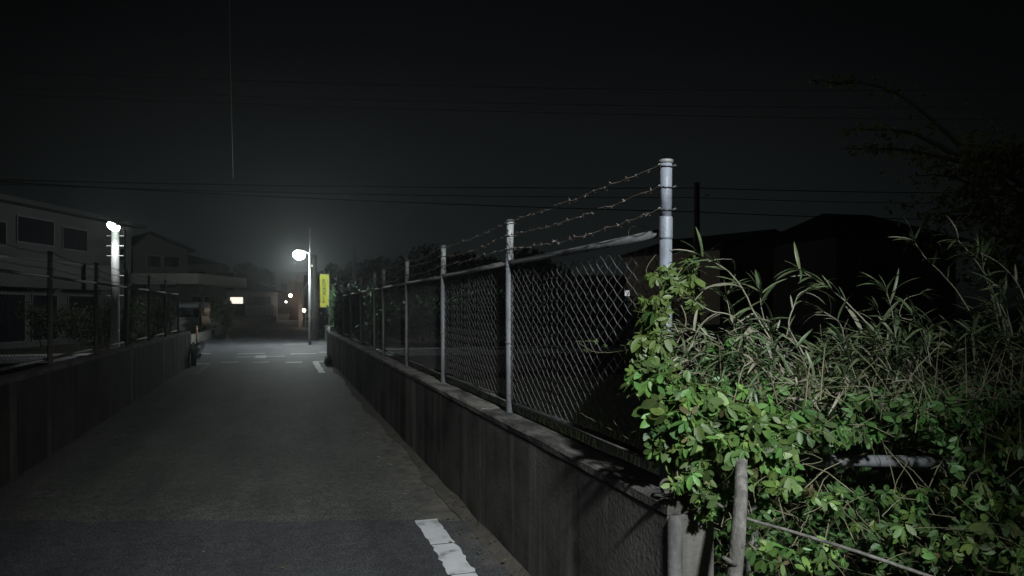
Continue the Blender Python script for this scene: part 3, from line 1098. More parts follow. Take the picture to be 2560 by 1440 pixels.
# ------------------------------------------------------------------ buildings
class House:
    """a building drawn in its own frame: x along the front wall (from A to B), y into the building, z up"""
    def __init__(s, name, label, pxA, zA, pxB, zB, cat='house'):
        A, B = at(pxA, 770, zA), at(pxB, 770, zB)
        A.z = B.z = 0
        s.A, e = A, (B - A)
        s.W = e.length
        s.e = e.normalized()
        s.root = empty(name, A)
        s.root.rotation_euler = (0, 0, math.atan2(s.e.y, s.e.x))
        tag(s.root, label, cat)

    def xz(s, px, py):
        d = at(px, 770, 1.0)
        d.z = 0
        # A + x e = t d
        det = s.e.x * (-d.y) - (-d.x) * s.e.y
        x = ((-s.A.x) * (-d.y) - (-d.x) * (-s.A.y)) / det
        t = (s.e.x * (-s.A.y) - (-s.A.x) * s.e.y) / det
        return x, EYE - (py - 770.0) / F * t

    def box(s, name, m, x0, x1, y0, y1, z0, z1, parent=None, **kw):
        return MB().box(x0, x1, y0, y1, z0, z1).build(name, M[m], parent or s.root, **kw)

    def window(s, x0, x1, z0, z1, m='glass', mull=1, y=0.0, fw=0.05):
        b = MB()
        b.box(x0 - fw, x0, y - 0.05, y, z0 - fw, z1 + fw)
        b.box(x1, x1 + fw, y - 0.05, y, z0 - fw, z1 + fw)
        b.box(x0, x1, y - 0.05, y, z1, z1 + fw)
        b.box(x0, x1, y - 0.05, y, z0 - fw, z0)
        f = b.build('window', M['frame'], s.root)
        n = mull + 1
        for k in range(n):
            a = x0 + (x1 - x0) * k / n
            c = x0 + (x1 - x0) * (k + 1) / n
            MB().box(a + 0.012, c - 0.012, y - 0.03, y - 0.004, z0, z1).build('pane', M[m], f)
        return f

    def gable(s, x0, x1, y0, y1, ze, za, m='roof', over=0.35, th=0.14, parent=None, xm=None):
        """gable roof, ridge running into the building (gable wall towards us)"""
        xm = (x0 + x1) / 2 if xm is None else xm
        objs = []
        for sg in (0, 1):
            xe = x0 if sg == 0 else x1
            sl = (za - ze) / (xm - xe)
            xo = xe + (-over if sg == 0 else over)
            zo = ze + sl * (xo - xe)
            b = MB()
            b.add([(xo, y0 - over, zo), (xm, y0 - over, za), (xm, y1 + over, za), (xo, y1 + over, zo),
                   (xo, y0 - over, zo + th), (xm, y0 - over, za + th), (xm, y1 + over, za + th), (xo, y1 + over, zo + th)],
                  [(0, 1, 2, 3), (7, 6, 5, 4), (0, 4, 5, 1), (1, 5, 6, 2), (2, 6, 7, 3), (3, 7, 4, 0)])
            objs.append(b.build('roof', M[m], s.root))
        return objs


def prism_wall(h, m, x0, x1, y0, y1, z0, ze, za, xm=None):
    xm = (x0 + x1) / 2 if xm is None else xm
    b = MB()
    b.add([(x0, y0, z0), (x1, y0, z0), (x1, y0, ze), (xm, y0, za), (x0, y0, ze),
           (x0, y1, z0), (x1, y1, z0), (x1, y1, ze), (xm, y1, za), (x0, y1, ze)],
          [(0, 1, 2, 3, 4), (9, 8, 7, 6, 5), (0, 5, 6, 1), (1, 6, 7, 2), (2, 7, 8, 3), (3, 8, 9, 4), (4, 9, 5, 0)])
    return b.build('wall', M[m], h.root)


# apartment block on the left
h = House('apartment_building', 'pale grey two-storey apartment block with balconies on the left', -150, 24.2, 328, 35.5, 'building')
W = h.W
h.box('wall', 'render_grey', 0, W, 0, 9, 0, 5.35)
b = MB()
b.add([(-0.5, -0.55, 5.36), (W + 0.4, -0.55, 5.36), (W + 0.4, 9.5, 5.36), (-0.5, 9.5, 5.36), (-0.5, -0.55, 5.55), (W + 0.4, -0.55, 5.55), (W + 0.2, 4.5, 6.0), (-0.3, 4.5, 6.0), (-0.5, 9.5, 5.55), (W + 0.4, 9.5, 5.55)],
      [(3, 2, 1, 0), (0, 1, 5, 4), (4, 5, 6, 7), (7, 6, 9, 8), (2, 3, 8, 9), (1, 2, 9, 6, 5), (0, 4, 7, 8, 3)])
b.build('roof', M['roof'], h.root)
for pa, pb_, ya, yb, mu in ((-60, 12, 545, 612, 1), (42, 132, 540, 614, 2), (156, 216, 568, 628, 1), (298, 314, 622, 652, 0)):
    xa, z1 = h.xz(pa, ya)
    xb, z0 = h.xz(pb_, yb)
    h.window(xa, xb, max(z0, 2.9) if mu else z0, min(z1, 4.95), mull=mu)
for pa, pb_ in ((-120, 140), (152, 240)):
    xa, z1 = h.xz(pa, 626)
    xb, z0 = h.xz(pb_, 694)
    b = MB()
    b.box(xa, xb, -1.05, -0.95, 2.25, 3.25)
    b.box(xa, xb, -0.945, 0, 2.25, 2.38)
    h_par = b.build('balcony', M['render_grey'], h.root)
    MB().box(xa, xb, -1.07, -0.93, 3.252, 3.31).build('handrail', M['frame'], h_par)
for pa, pb_ in ((-40, 60), (80, 140), (170, 235)):
    xa, _ = h.xz(pa, 800)
    xb, _ = h.xz(pb_, 800)
    h.window(xa, xb, 0.25, 2.0, mull=1)
MB().tube([(W - 0.6, -0.07, 0.1), (W - 0.6, -0.07, 5.2)], 0.045, 8).build('downpipe', M['render_grey'], h.root)

# gabled house behind it
h = House('gabled_house', 'dim gabled two-storey house right of the apartment block', 332, 44, 470, 46, 'house')
W = h.W
prism_wall(h, 'render_cream', 0, W, 0, 7, 0, 5.1, 5.95, xm=W * 0.30)
h.gable(0, W, 0, 7, 5.12, 5.97, xm=W * 0.30)
xa, z1 = h.xz(368, 640)
xb, z0 = h.xz(402, 668)
h.window(xa, xb, z0, z1)
xa, z1 = h.xz(410, 642)
xb, z0 = h.xz(448, 668)
h.window(xa, xb, z0, z1)
h.window(W * 0.2, W * 0.5, 0.4, 2.2)
b = MB()
h.box('balcony', 'render_brown', W * 0.15, W * 1.2, -1.0, -0.003, 2.5, 3.4)
h2 = House('tiled_house', 'dark house with a long low roof behind the gabled one', 440, 52, 545, 54, 'house')
W = h2.W
h2.box('wall', 'render_brown', 0, W, 0, 8, 0, 4.6)
b = MB()
b.add([(-0.6, -0.6, 4.6), (W + 0.6, -0.6, 4.6), (W + 0.6, 8.6, 4.6), (-0.6, 8.6, 4.6), (0.2, 4, 6.3), (W - 2.6, 4, 6.0)],
      [(3, 2, 1, 0), (0, 1, 5, 4), (1, 2, 5), (2, 3, 4, 5), (3, 0, 4)])
b.build('roof', M['roof'], h2.root)
for k in range(2):
    h2.window(0.6 + k * 2.1, 2.0 + k * 2.1, 2.9, 4.1)

# flat-roofed garage with a pale fascia
h = House('flat_roofed_building', 'low flat-roofed building with a pale fascia left of the far road', 470, 44, 570, 50, 'building')
W = h.W
h.box('wall', 'render_grey', 0, W - 0.45, 0, 5, 0, 2.9)
h.box('roof_slab', 'fascia', -0.8, W + 0.75, -1.0, 5.3, 2.902, 3.52)
xa, _ = h.xz(505, 740)
h.window(0.5, 1.7, 0.9, 2.2)
h.window(2.2, 2.9, 0.9, 2.2, mull=0)
# house with the lit window, far down the road
h = House('bungalow', 'far brown house with a brightly lit window', 562, 84, 694, 90, 'house')
W = h.W
h.box('wall', 'render_brown', 0, W, 0, 7, 0, 3.4)
b = MB()
b.add([(-0.5, -0.6, 3.4), (W + 0.5, -0.6, 3.4), (W + 0.5, 7.6, 3.4), (-0.5, 7.6, 3.4), (2, 3.5, 5.0), (W - 2, 3.5, 5.0)],
      [(3, 2, 1, 0), (0, 1, 5, 4), (1, 2, 5), (2, 3, 4, 5), (3, 0, 4)])
b.build('roof', M['roof'], h.root)
xa, z1 = h.xz(575, 743)
xb, z0 = h.xz(607, 759)
h.window(xa, xb, z0, z1, 'lit', 1, fw=0.06)
xa, z1 = h.xz(632, 742)
xb, z0 = h.xz(676, 757)
h.window(xa, xb, z0, z1, 'glass', 2)
# fence of pale translucent panels in front of it
fb = House('panel_fence', 'pale panel fence below the lit window', 574, 79, 686, 83, 'fence')
W = fb.W
n = 9
for k in range(n):
    xa, xb = W * k / n, W * (k + 1) / n
    m = 'render_grey' if k < 3 else ('rail_white' if k in (4, 6, 8) else 'fascia')
    fb.box('panel', m, xa + 0.04, xb - 0.04, 0, 0.03, 0.72, 1.85)
    fb.box('fence_post', 'zinc_dull', xa - 0.03, xa + 0.03, 0.032, 0.09, 0.60, 1.9)
fb.box('footing', 'concrete', -0.1, W + 0.1, -0.05, 0.12, 0, 0.6)

# road-side low wall, left of the far road
wl = House('block_wall', 'low concrete wall along the left edge of the far road', 556, 48, 690, 78, 'wall')
W = wl.W
nb = 10
for k in range(nb):
    wl.box('wall_panel', 'concrete', W * k / nb + 0.01, W * (k + 1) / nb - 0.01, 0, 0.16, 0, 0.62 + 0.004 * (k % 3))
wl.box('gate_pillar', 'concrete', -0.5, -0.1, -0.1, 0.3, 0, 1.0)
wl2 = House('block_wall', 'low wall at the left corner beyond the cross street', 478, 29.5, 562, 44, 'wall')
W = wl2.W
for k in range(8):
    wl2.box('wall_panel', 'concrete', W * k / 8 + 0.01, W * (k + 1) / 8 - 0.01, 0, 0.15, 0, 0.42)

# red-brown building at the end of the road
h = House('red_brown_building', 'tall grey and red-brown building at the end of the far road', 690, 96, 775, 92, 'building')
W = h.W
h.box('wall', 'render_brown', 0, W, 0, 8, 0, 6.0)
h.box('plinth', 'fascia', 0.05, W * 0.52, -0.10, -0.003, 0, 0.75)
b = MB()
b.add([(W * 0.52, -0.7, 0), (W * 0.95, -0.7, 0), (W * 0.95, -0.7, 5.6), (W * 0.74, -0.7, 5.6), (W * 0.52, -0.01, 0), (W * 0.95, -0.01, 0), (W * 0.95, -0.01, 5.6), (W * 0.74, -0.01, 5.6)],
      [(0, 1, 2, 3), (7, 6, 5, 4), (0, 4, 5, 1), (1, 5, 6, 2), (2, 6, 7, 3), (3, 7, 4, 0)])
b.build('buttress', M['red_wall'], h.root)
h.window(W * 0.15, W * 0.35, 3.5, 4.6)

# grey gate post and slanting awning on the right of the far road
p = at(751, 770, 58)
r = empty('gate_post', (p.x, p.y, 0))
tag(r, 'grey square gate post on the right of the far road', 'post')
bevel(MB().box(-0.16, 0.16, -0.16, 0.16, 0, 3.5).build('shaft', M['concrete'], r), 0.02)
MB().box(-0.20, 0.20, -0.20, 0.20, 3.502, 3.58).build('cap', M['concrete'], r)
p = at(766, 770, 56)
r = empty('awning', (p.x, p.y, 0))
tag(r, 'curved pale awning lit warm, just left of the thick dark pole', 'awning')
b = MB()
vs, fs = [], []
prof = [(-0.38, 1.75), (-0.36, 2.1), (-0.28, 2.6), (-0.12, 3.1), (0.10, 3.5), (0.4, 3.8)]
for (x, z) in prof:
    vs += [(x, -0.3, z), (x, 1.6, z), (x + 0.05, 1.6, z - 0.03), (x + 0.05, -0.3, z - 0.03)]
for i in range(len(prof) - 1):
    for q in range(4):
        q2 = (q + 1) % 4
        fs.append((i * 4 + q, i * 4 + q2, i * 4 + 4 + q2, i * 4 + 4 + q))
b.add(vs, fs, True)
b.build('canopy', M['fascia'], r)
MB().tube([(0.35, -0.2, 0), (0.35, -0.2, 3.72)], 0.03, 6).build('support', M['zinc_dull'], r)
MB().tube([(0.35, 1.4, 0), (0.35, 1.4, 3.72)], 0.03, 6).build('support', M['zinc_dull'], r)
p = at(768, 770, 50)
r = empty('small_gate', (p.x, p.y, 0))
tag(r, 'small white gate frame beside the thick dark pole', 'gate')
MB().box(-0.16, -0.08, -0.04, 0.04, 0, 0.95).build('upright', M['fascia'], r)
MB().box(0.30, 0.38, -0.04, 0.04, 0, 0.95).build('upright', M['fascia'], r)
MB().box(-0.16, 0.38, -0.045, 0.045, 0.952, 1.04).build('bar', M['fascia'], r)

# low block wall with an end pillar, right, beyond the cross street
wr = House('block_wall', 'low concrete wall on the right beyond the cross street, below the yellow banner', 829, 29.0, 794, 47, 'wall')
W = wr.W
for k in range(8):
    wr.box('wall_panel', 'concrete', W * k / 8 + 0.01 + (0.3 if k == 0 else 0), W * (k + 1) / 8 - 0.01, -0.15, 0, 0, 0.66 + 0.003 * (k % 2))
wr.box('end_pillar', 'concrete', -0.12, 0.29, -0.2, 0.06, 0, 0.78)


# ------------------------------------------------------------------ small lit lamps far away
def lamp(px, py, z, r, m, label, power=0, col=(1, 0.8, 0.58)):
    p = at(px, py, z)
    ro = empty('wall_lamp', p)
    tag(ro, label, 'lamp')
    b = MB()
    b.lathe((0, 0, 0), [(0.0, -r), (r * 0.7, -r * 0.7), (r, 0), (r * 0.7, r * 0.7), (0.0, r)], 12)
    b.build('bulb', M[m], ro)
    MB().tube([(0, r * 0.5, r * 0.9), (0, r * 1.0, r * 1.8)], r * 0.35, 6).build('bracket', M['frame'], ro)
    if power:
        d = bpy.data.lights.new('bulb_light', 'POINT')
        d.energy = power
        d.color = col
        d.shadow_soft_size = r
        o = bpy.data.objects.new('bulb_light', d)
        C.objects.link(o)
        o.parent = ro
        o.location = (0, -r * 2.5, 0)
    return ro


lamp(726, 739, 91, 0.19, 'bulb_warm', 'brightest warm lamp on the building at the end of the far road', 30)
lamp(715, 755, 90, 0.10, 'bulb_white', 'small white lamp below left of the brightest warm lamp', 12, (1, 0.95, 0.9))
lamp(760, 776, 57, 0.12, 'bulb_warm', 'low warm lamp just left of the thick dark pole', 12)
lamp(746, 684, 94, 0.14, 'lens_dim', 'dim lamp high on the building, left of the lamp pole')
lamp(821, 679, 70, 0.11, 'bulb_white', 'small bright lamp right of the top of the yellow banner')
lamp(827, 684, 70, 0.09, 'lens_dim', 'dimmer of the small lamps right of the banner, on its right')
lamp(823, 687, 70, 0.07, 'lens_dim', 'faintest of the small lamps right of the banner, lowest')
lamp(793, 777, 60, 0.05, 'lens_dim', 'tiny lamp between the thick dark pole and the banner')
lamp(991, 737, 75, 0.09, 'bulb_white', 'lone tiny white lamp above the hedge behind the fence')


# ------------------------------------------------------------------ yellow banner
p = at(811, 770, 34.2)
r = empty('banner', (p.x, p.y, 0))
r.rotation_euler = (0, 0, -TH)
tag(r, 'tall yellow banner with dark lettering on a pole', 'banner')
zt, zb_ = EYE + (770 - 686) / F * 34.2, EYE + (770 - 768) / F * 34.2
vs, fs = [], []
nx, nz_ = 4, 12


def cloth_y(u, v):
    return 0.03 * math.sin(u * 4 + v * 5) * (1 - 0.3 * u) + 0.015 * math.sin(v * 13)


bw = 0.205
for j in range(nz_ + 1):
    for i in range(nx + 1):
        u, v = i / nx, j / nz_
        vs.append((-bw + 2 * bw * u, cloth_y(u, v), zb_ + (zt - zb_) * v))
for j in range(nz_):
    for i in range(nx):
        a = j * (nx + 1) + i
        fs.append((a, a + 1, a + nx + 2, a + nx + 1))
b = MB()
b.add(vs, fs, True)
cl = b.build('cloth', M['yellow'], r)
MB().tube([(bw + 0.02, 0.0, 0), (bw + 0.02, 0.0, zt + 0.12)], 0.016, 8).build('banner_pole', M['zinc_dull'], r)
MB().tube([(bw + 0.02, 0, zt + 0.02), (-bw, 0, zt + 0.02)], 0.010, 6).build('cross_bar', M['zinc_dull'], r)


def glyph(cx, cz, strokes, m, sz):
    b = MB()
    for (x0, z0, x1, z1, wd) in strokes:
        a = Vector((cx + x0 * sz, 0, cz + z0 * sz))
        e = Vector((cx + x1 * sz, 0, cz + z1 * sz))
        d = (e - a).normalized()
        nrm = Vector((-d.z, 0, d.x)) * wd * sz * 0.5
        q = []
        for s_ in (a + nrm, e + nrm, e - nrm, a - nrm):
            u, v = (s_.x + bw) / (2 * bw), (s_.z - zb_) / (zt - zb_)
            q.append(Vector((s_.x, cloth_y(u, v) - 0.022, s_.z)))
        b.poly(q)
    return b.build('letter', m, cl)


G1 = [(-0.8, 0.7, 0.8, 0.7, 0.22), (0, 1, 0, -0.2, 0.22), (-0.9, 0.1, 0.9, 0.1, 0.22), (-0.6, -0.3, 0.6, -0.3, 0.2), (-0.6, -0.9, 0.6, -0.9, 0.2), (-0.6, -0.3, -0.6, -0.9, 0.2), (0.6, -0.3, 0.6, -0.9, 0.2)]
G2 = [(-0.7, 0.9, -0.7, -0.9, 0.22), (-0.7, 0.9, 0.7, 0.9, 0.22), (0.7, 0.9, 0.7, -0.9, 0.22), (-0.7, 0, 0.7, 0, 0.2), (-0.7, -0.9, 0.7, -0.9, 0.22)]
G3 = [(-0.9, 0.4, 0.9, 0.4, 0.22), (0, 1, -0.8, -0.9, 0.22), (0.1, 0.3, 0.9, -0.9, 0.22), (-0.4, -0.3, 0.5, -0.3, 0.18)]
G4 = [(0, 1, 0, -0.6, 0.24), (-0.55, -0.35, 0, -0.95, 0.24), (0.55, -0.35, 0, -0.95, 0.24)]
Hc = zt - zb_
glyph(-0.03, zb_ + Hc * 0.80, G1, M['ink'], 0.085)
glyph(-0.01, zb_ + Hc * 0.675, G2, M['ink'], 0.085)
glyph(0.0, zb_ + Hc * 0.55, G3, M['ink'], 0.095)
glyph(0.0, zb_ + Hc * 0.43, G1, M['ink'], 0.095)
glyph(-0.04, zb_ + Hc * 0.22, G4, M['ink_red'], 0.15)

# dark board behind the banner's foot
p = at(809, 770, 36.4)
r = empty('notice_board', (p.x, p.y, 0))
r.rotation_euler = (0, 0, -TH)
tag(r, 'dark board standing under the yellow banner', 'board')
MB().box(-0.26, 0.22, 0, 0.04, 0.45, 1.5).build('board', M['glass'], r)
for x in (-0.2, 0.16):
    MB().box(x - 0.02, x + 0.02, 0.042, 0.08, 0, 1.45).build('leg', M['frame'], r)


# ------------------------------------------------------------------ parked car
def car():
    p = at(488, 770, 39)
    r = empty('parked_car', (p.x, p.y, 0))
    r.rotation_euler = (0, 0, math.radians(-8))
    tag(r, 'white parked van showing its dark rear window, left of the far road', 'car')
    hw = 0.74
    secs = [(-1.65, 0.35, 0.95, 1.66, 0.62), (-1.55, 0.30, 1.0, 1.74, 0.66), (-0.9, 0.28, 1.0, 1.80, 0.67), (0.4, 0.28, 1.0, 1.78, 0.66), (0.95, 0.28, 0.98, 1.45, 0.62), (1.45, 0.30, 0.93, 0.96, 0.6), (1.68, 0.4, 0.75, 0.78, 0.58)]
    vs, fs = [], []
    for (y, z0, zw, zt_, tw) in secs:
        vs += [(-hw * 0.94, y, z0), (-hw, y, (z0 + zw) / 2), (-hw * 0.98, y, zw), (-tw, y, zt_ - 0.05), (-tw * 0.85, y, zt_), (tw * 0.85, y, zt_), (tw, y, zt_ - 0.05), (hw * 0.98, y, zw), (hw, y, (z0 + zw) / 2), (hw * 0.94, y, z0)]
    P = 10
    for i in range(len(secs) - 1):
        for q in range(P):
            q2 = (q + 1) % P
            fs.append((i * P + q, i * P + q2, (i + 1) * P + q2, (i + 1) * P + q))
    fs.append(tuple(range(P))[::-1])
    fs.append(tuple((len(secs) - 1) * P + q for q in range(P)))
    b = MB()
    b.add(vs, fs, False)
    body = b.build('body', M['car_white'], r)
    bevel(body, 0.03, 2)
    bevel(MB().box(-0.56, 0.56, -1.675, -1.64, 1.03, 1.52).build('rear_window', M['glass'], r), 0.01)
    for sg in (-1, 1):
        x = sg * (hw - 0.035)
        MB().add([(x * 1.0, -1.3, 1.04), (x * 1.0, 0.7, 1.04), (sg * 0.69, 0.45, 1.58), (sg * 0.69, -1.3, 1.62)], [(0, 1, 2, 3)]) if False else None
        MB().box(min(sg * 0.68, sg * 0.735), max(sg * 0.68, sg * 0.735), -1.3, 0.55, 1.08, 1.5).build('side_window', M['glass'], r)
        for y in (-1.08, 1.05):
            wb = MB()
            wb.tube([(sg * (hw - 0.16), y, 0.28), (sg * (hw + 0.005), y, 0.28)], 0.28, 18)
            wo = wb.build('wheel', M['rubber'], r)
            MB().tube([(sg * (hw + 0.006), y, 0.28), (sg * (hw + 0.014), y, 0.28)], 0.17, 14).build('rim', M['zinc'], wo)
        MB().box(sg * 0.66 - 0.05, sg * 0.66 + 0.05, -1.70, -1.64, 0.75, 1.35).build('tail_lamp', M['chrome'], r)
    bevel(MB().box(-0.70, 0.70, -1.74, -1.62, 0.34, 0.60).build('bumper', M['car_white'], r), 0.03)
    MB().box(-0.17, 0.17, -1.70, -1.655, 0.72, 0.88).build('number_plate', M['rail_white'], r)
    MB().lathe((0.46, -1.70, 1.30), [(0, -0.035), (0.035, 0), (0, 0.035)], 8).build('glint_bead', M['chrome'], r)  # chrome bead added on the rear window to catch a glint
    return r


car()
p = at(492, 770, 30.5)
r = empty('marker_post', (p.x, p.y, 0))
tag(r, 'slim orange marker post at the left corner of the cross street', 'post')
MB().tube([(0, 0, 0), (0, 0, 0.78)], 0.035, 10).build('shaft', M['orange'], r)
MB().tube([(0, 0, 0.62), (0, 0, 0.68)], 0.038, 10).build('band', M['rail_white'], r)

# ------------------------------------------------------------------ guardrail along the cross street, right
y0 = 27.0
r = empty('guardrail', (7.5, y0, 0))
tag(r, 'pale steel guardrail along the cross street beyond the fence', 'guardrail')
prof = [(0.00, 0.46), (0.0, 0.49), (-0.07, 0.53), (-0.07, 0.58), (0.0, 0.62), (0.0, 0.65), (-0.07, 0.69), (-0.07, 0.74), (0.0, 0.78), (0.0, 0.81)]
for k in range(8):
    xa, xb = -1.6 + k * 2.0, -1.6 + (k + 1) * 2.0 - 0.02
    vs, fs = [], []
    for x in (xa, xb):
        for (yy, zz) in prof:
            vs.append((x, yy, zz))
        for (yy, zz) in prof:
            vs.append((x, yy + 0.012, zz))
    n = len(prof)
    for q in range(n - 1):
        fs.append((q, q + 1, 2 * n + q + 1, 2 * n + q))
        fs.append((n + q, 3 * n + q, 3 * n + q + 1, n + q + 1))
    b = MB()
    b.add(vs, fs)
    b.build('beam', M['rail_white'], r)
    b = MB().tube([(xa, 0.075, 0), (xa, 0.075, 0.80)], 0.06, 10)
    b.build('guardrail_post', M['rail_white'], r)

# ------------------------------------------------------------------ houses at the right and behind the field
h = House('gabled_house', 'dark gabled house beyond the bamboo, right of the dark utility pole', 1800, 44, 2060, 50, 'house')
W = h.W
prism_wall(h, 'render_tan', 0, W, 0, 8, 0, 5.0, 6.3, xm=W * 0.45)
h.gable(0, W, 0, 8, 5.02, 6.32, xm=W * 0.45)
h.window(W * 0.15, W * 0.35, 2.9, 4.0)
h.window(W * 0.55, W * 0.75, 2.9, 4.0)
h.window(W * 0.2, W * 0.5, 0.4, 2.2)
h = House('hip_roofed_house', 'black silhouette of a hip-roofed house at the right', 2090, 41, 2390, 43, 'house')
W = h.W
h.box('wall', 'render_brown', 0, W, 0, 8, 0, 5.4)
b = MB()
b.add([(-0.6, -0.6, 5.4), (W + 0.6, -0.6, 5.4), (W + 0.6, 8.6, 5.4), (-0.6, 8.6, 5.4), (2.2, 4, 7.3), (W - 2.5, 4, 7.3)],
      [(3, 2, 1, 0), (0, 1, 5, 4), (1, 2, 5), (2, 3, 4, 5), (3, 0, 4)])
b.build('roof', M['roof'], h.root)
h.window(W * 0.2, W * 0.4, 3.0, 4.3)
h = House('flat_roofed_building', 'long black flat-roofed building behind the near fence mesh', 1452, 52, 1745, 55, 'building')
W = h.W
h.box('wall', 'roof', 0, W, 0, 8, 0, 3.55)
h.box('roof_slab', 'roof', -0.3, W + 0.3, -0.4, 8.3, 3.552, 3.8)
h.window(W * 0.3, W * 0.5, 0.8, 2.2)
h = House('gabled_house', 'small pale gabled house with a warm lit window, behind the near fence mesh', 1330, 58, 1430, 60, 'house')
W = h.W
prism_wall(h, 'render_cream', 0, W, 0, 7, 0, 2.75, 3.75, xm=W * 0.9)
h.gable(0, W, 0, 7, 2.77, 3.77, xm=W * 0.9)
xa, z1 = h.xz(1376, 730)
xb, z0 = h.xz(1394, 752)
h.window(xa, xb, z0, z1, mull=0)
xa, z1 = h.xz(1409, 731)
xb, z0 = h.xz(1424, 748)
h.window(xa, xb, z0, z1, 'lit_warm', mull=1)
# small white notice fixed to a post in front of the black building
p = at(1568, 770, 33)
r = empty('notice_sign', (p.x, p.y, 0))
r.rotation_euler = (0, 0, -TH)
tag(r, 'small white notice on a thin post seen through the fence mesh', 'sign')
MB().tube([(0, 0.02, -0.42), (0, 0.02, 2.3)], 0.02, 6).build('sign_post', M['frame'], r)
zz = EYE + (770 - 733) / F * 33
so = MB().box(-0.105, 0.105, -0.012, 0.0, zz - 0.12, zz + 0.12).build('plate', emit('glowing_notice', (0.95, 0.95, 1.0), 0.55), r)  # plain notice given a glow of its own instead of falling light
for x0_, x1_, z0_, z1_ in ((0.03, 0.05, -0.06, 0.08), (0.065, 0.08, -0.08, 0.03), (-0.02, -0.005, 0.02, 0.10)):
    MB().box(x0_, x1_, -0.0145, -0.0125, zz + z0_, zz + z1_).build('letter', M['ink'], so)
# dark picket fence below the small house
r = empty('picket_fence', at(1290, 770, 50) * Vector((1, 1, 0)) if False else (at(1290, 770, 50).x, at(1290, 770, 50).y, 0))
r.rotation_euler = (0, 0, -TH)
tag(r, 'black picket fence in front of the small pale house', 'fence')
pk = MB().box(-0.07, 0.07, 0, 0.02, 0, 1.0).mesh('picket', M['frame'])
for k in range(26):
    o = link('picket', pk, r)
    o.location = (k * 0.22, 0, 0.95 + random.uniform(-0.06, 0.14))
MB().box(-0.1, 5.7, 0.022, 0.06, 1.2, 1.28).build('fence_rail', M['frame'], r)
MB().box(-0.1, 5.7, 0.022, 0.10, 0, 1.0).build('footing', M['roof'], r)


# ================================================================== vegetation
rv = random.Random(21)


def leaflet(b, ang, length, width, droop, fold=0.25, curl=0.3):
    """one oval leaflet leaving the origin at angle ang in the xy plane, tipping down by droop"""
    ca, sa = math.cos(ang), math.sin(ang)
    rows = [(0.10, 0.10), (0.35, 0.78), (0.62, 1.0), (0.86, 0.68)]
    vs = []

    def P(u, v, lift):
        r = u * length
        zz = -math.sin(droop) * r - curl * length * u * u * 0.35 + lift
        rr = math.cos(droop) * r
        return (ca * rr - sa * v, sa * rr + ca * v, zz)
    for u, wv in rows:
        hw = width * 0.5 * wv
        vs += [P(u, -hw, hw * fold), P(u, 0, 0), P(u, hw, hw * fold)]
    vs.append(P(1.0, 0, 0))
    fs = []
    for i in range(3):
        a = i * 3
        fs += [(a, a + 1, a + 4, a + 3), (a + 1, a + 2, a + 5, a + 4)]
    fs += [(9, 10, 12), (10, 11, 12)]
    b.add(vs, fs, True)


def palmate(seed, size, stalk=True):
    rr = random.Random(seed)
    b = MB()
    n = rr.choice([5, 5, 5, 4, 3])
    dr = rr.uniform(0.25, 1.1)
    spread = rr.uniform(1.25, 2.0)
    for k in range(n):
        a = (k / (n - 1) - 0.5) * 2 * spread + rr.uniform(-0.12, 0.12)
        L_ = size * (1.0 - 0.16 * abs(k - (n - 1) / 2)) * rr.uniform(0.85, 1.1)
        leaflet(b, a, L_, L_ * rr.uniform(0.36, 0.48), dr + rr.uniform(-0.2, 0.2), rr.uniform(0.1, 0.4), rr.uniform(0, 0.5))
    if stalk:
        b.tube([(0, 0, 0), (-size * 0.35, 0, -size * 0.1), (-size * 0.8, rr.uniform(-0.2, 0.2) * size, -size * 0.45)], 0.0009, 3, cap=False)
    return b


def orient(n, spin):
    n = n.normalized()
    q = n.to_track_quat('Z', 'Y')
    return q.to_matrix().to_4x4() @ Matrix.Rotation(spin, 4, 'Z')


LEAF_BIG = [palmate(100 + k, 0.062) for k in range(9)]
LEAF_MESH = [b.mesh('leaf', M['leaf_vine']) for b in LEAF_BIG]
LEAF_MESH_DULL = [b.mesh('leaf', M['leaf_dull']) for b in LEAF_BIG]
LEAF_MESH_DRY = [b.mesh('leaf', M['leaf_dry']) for b in LEAF_BIG]


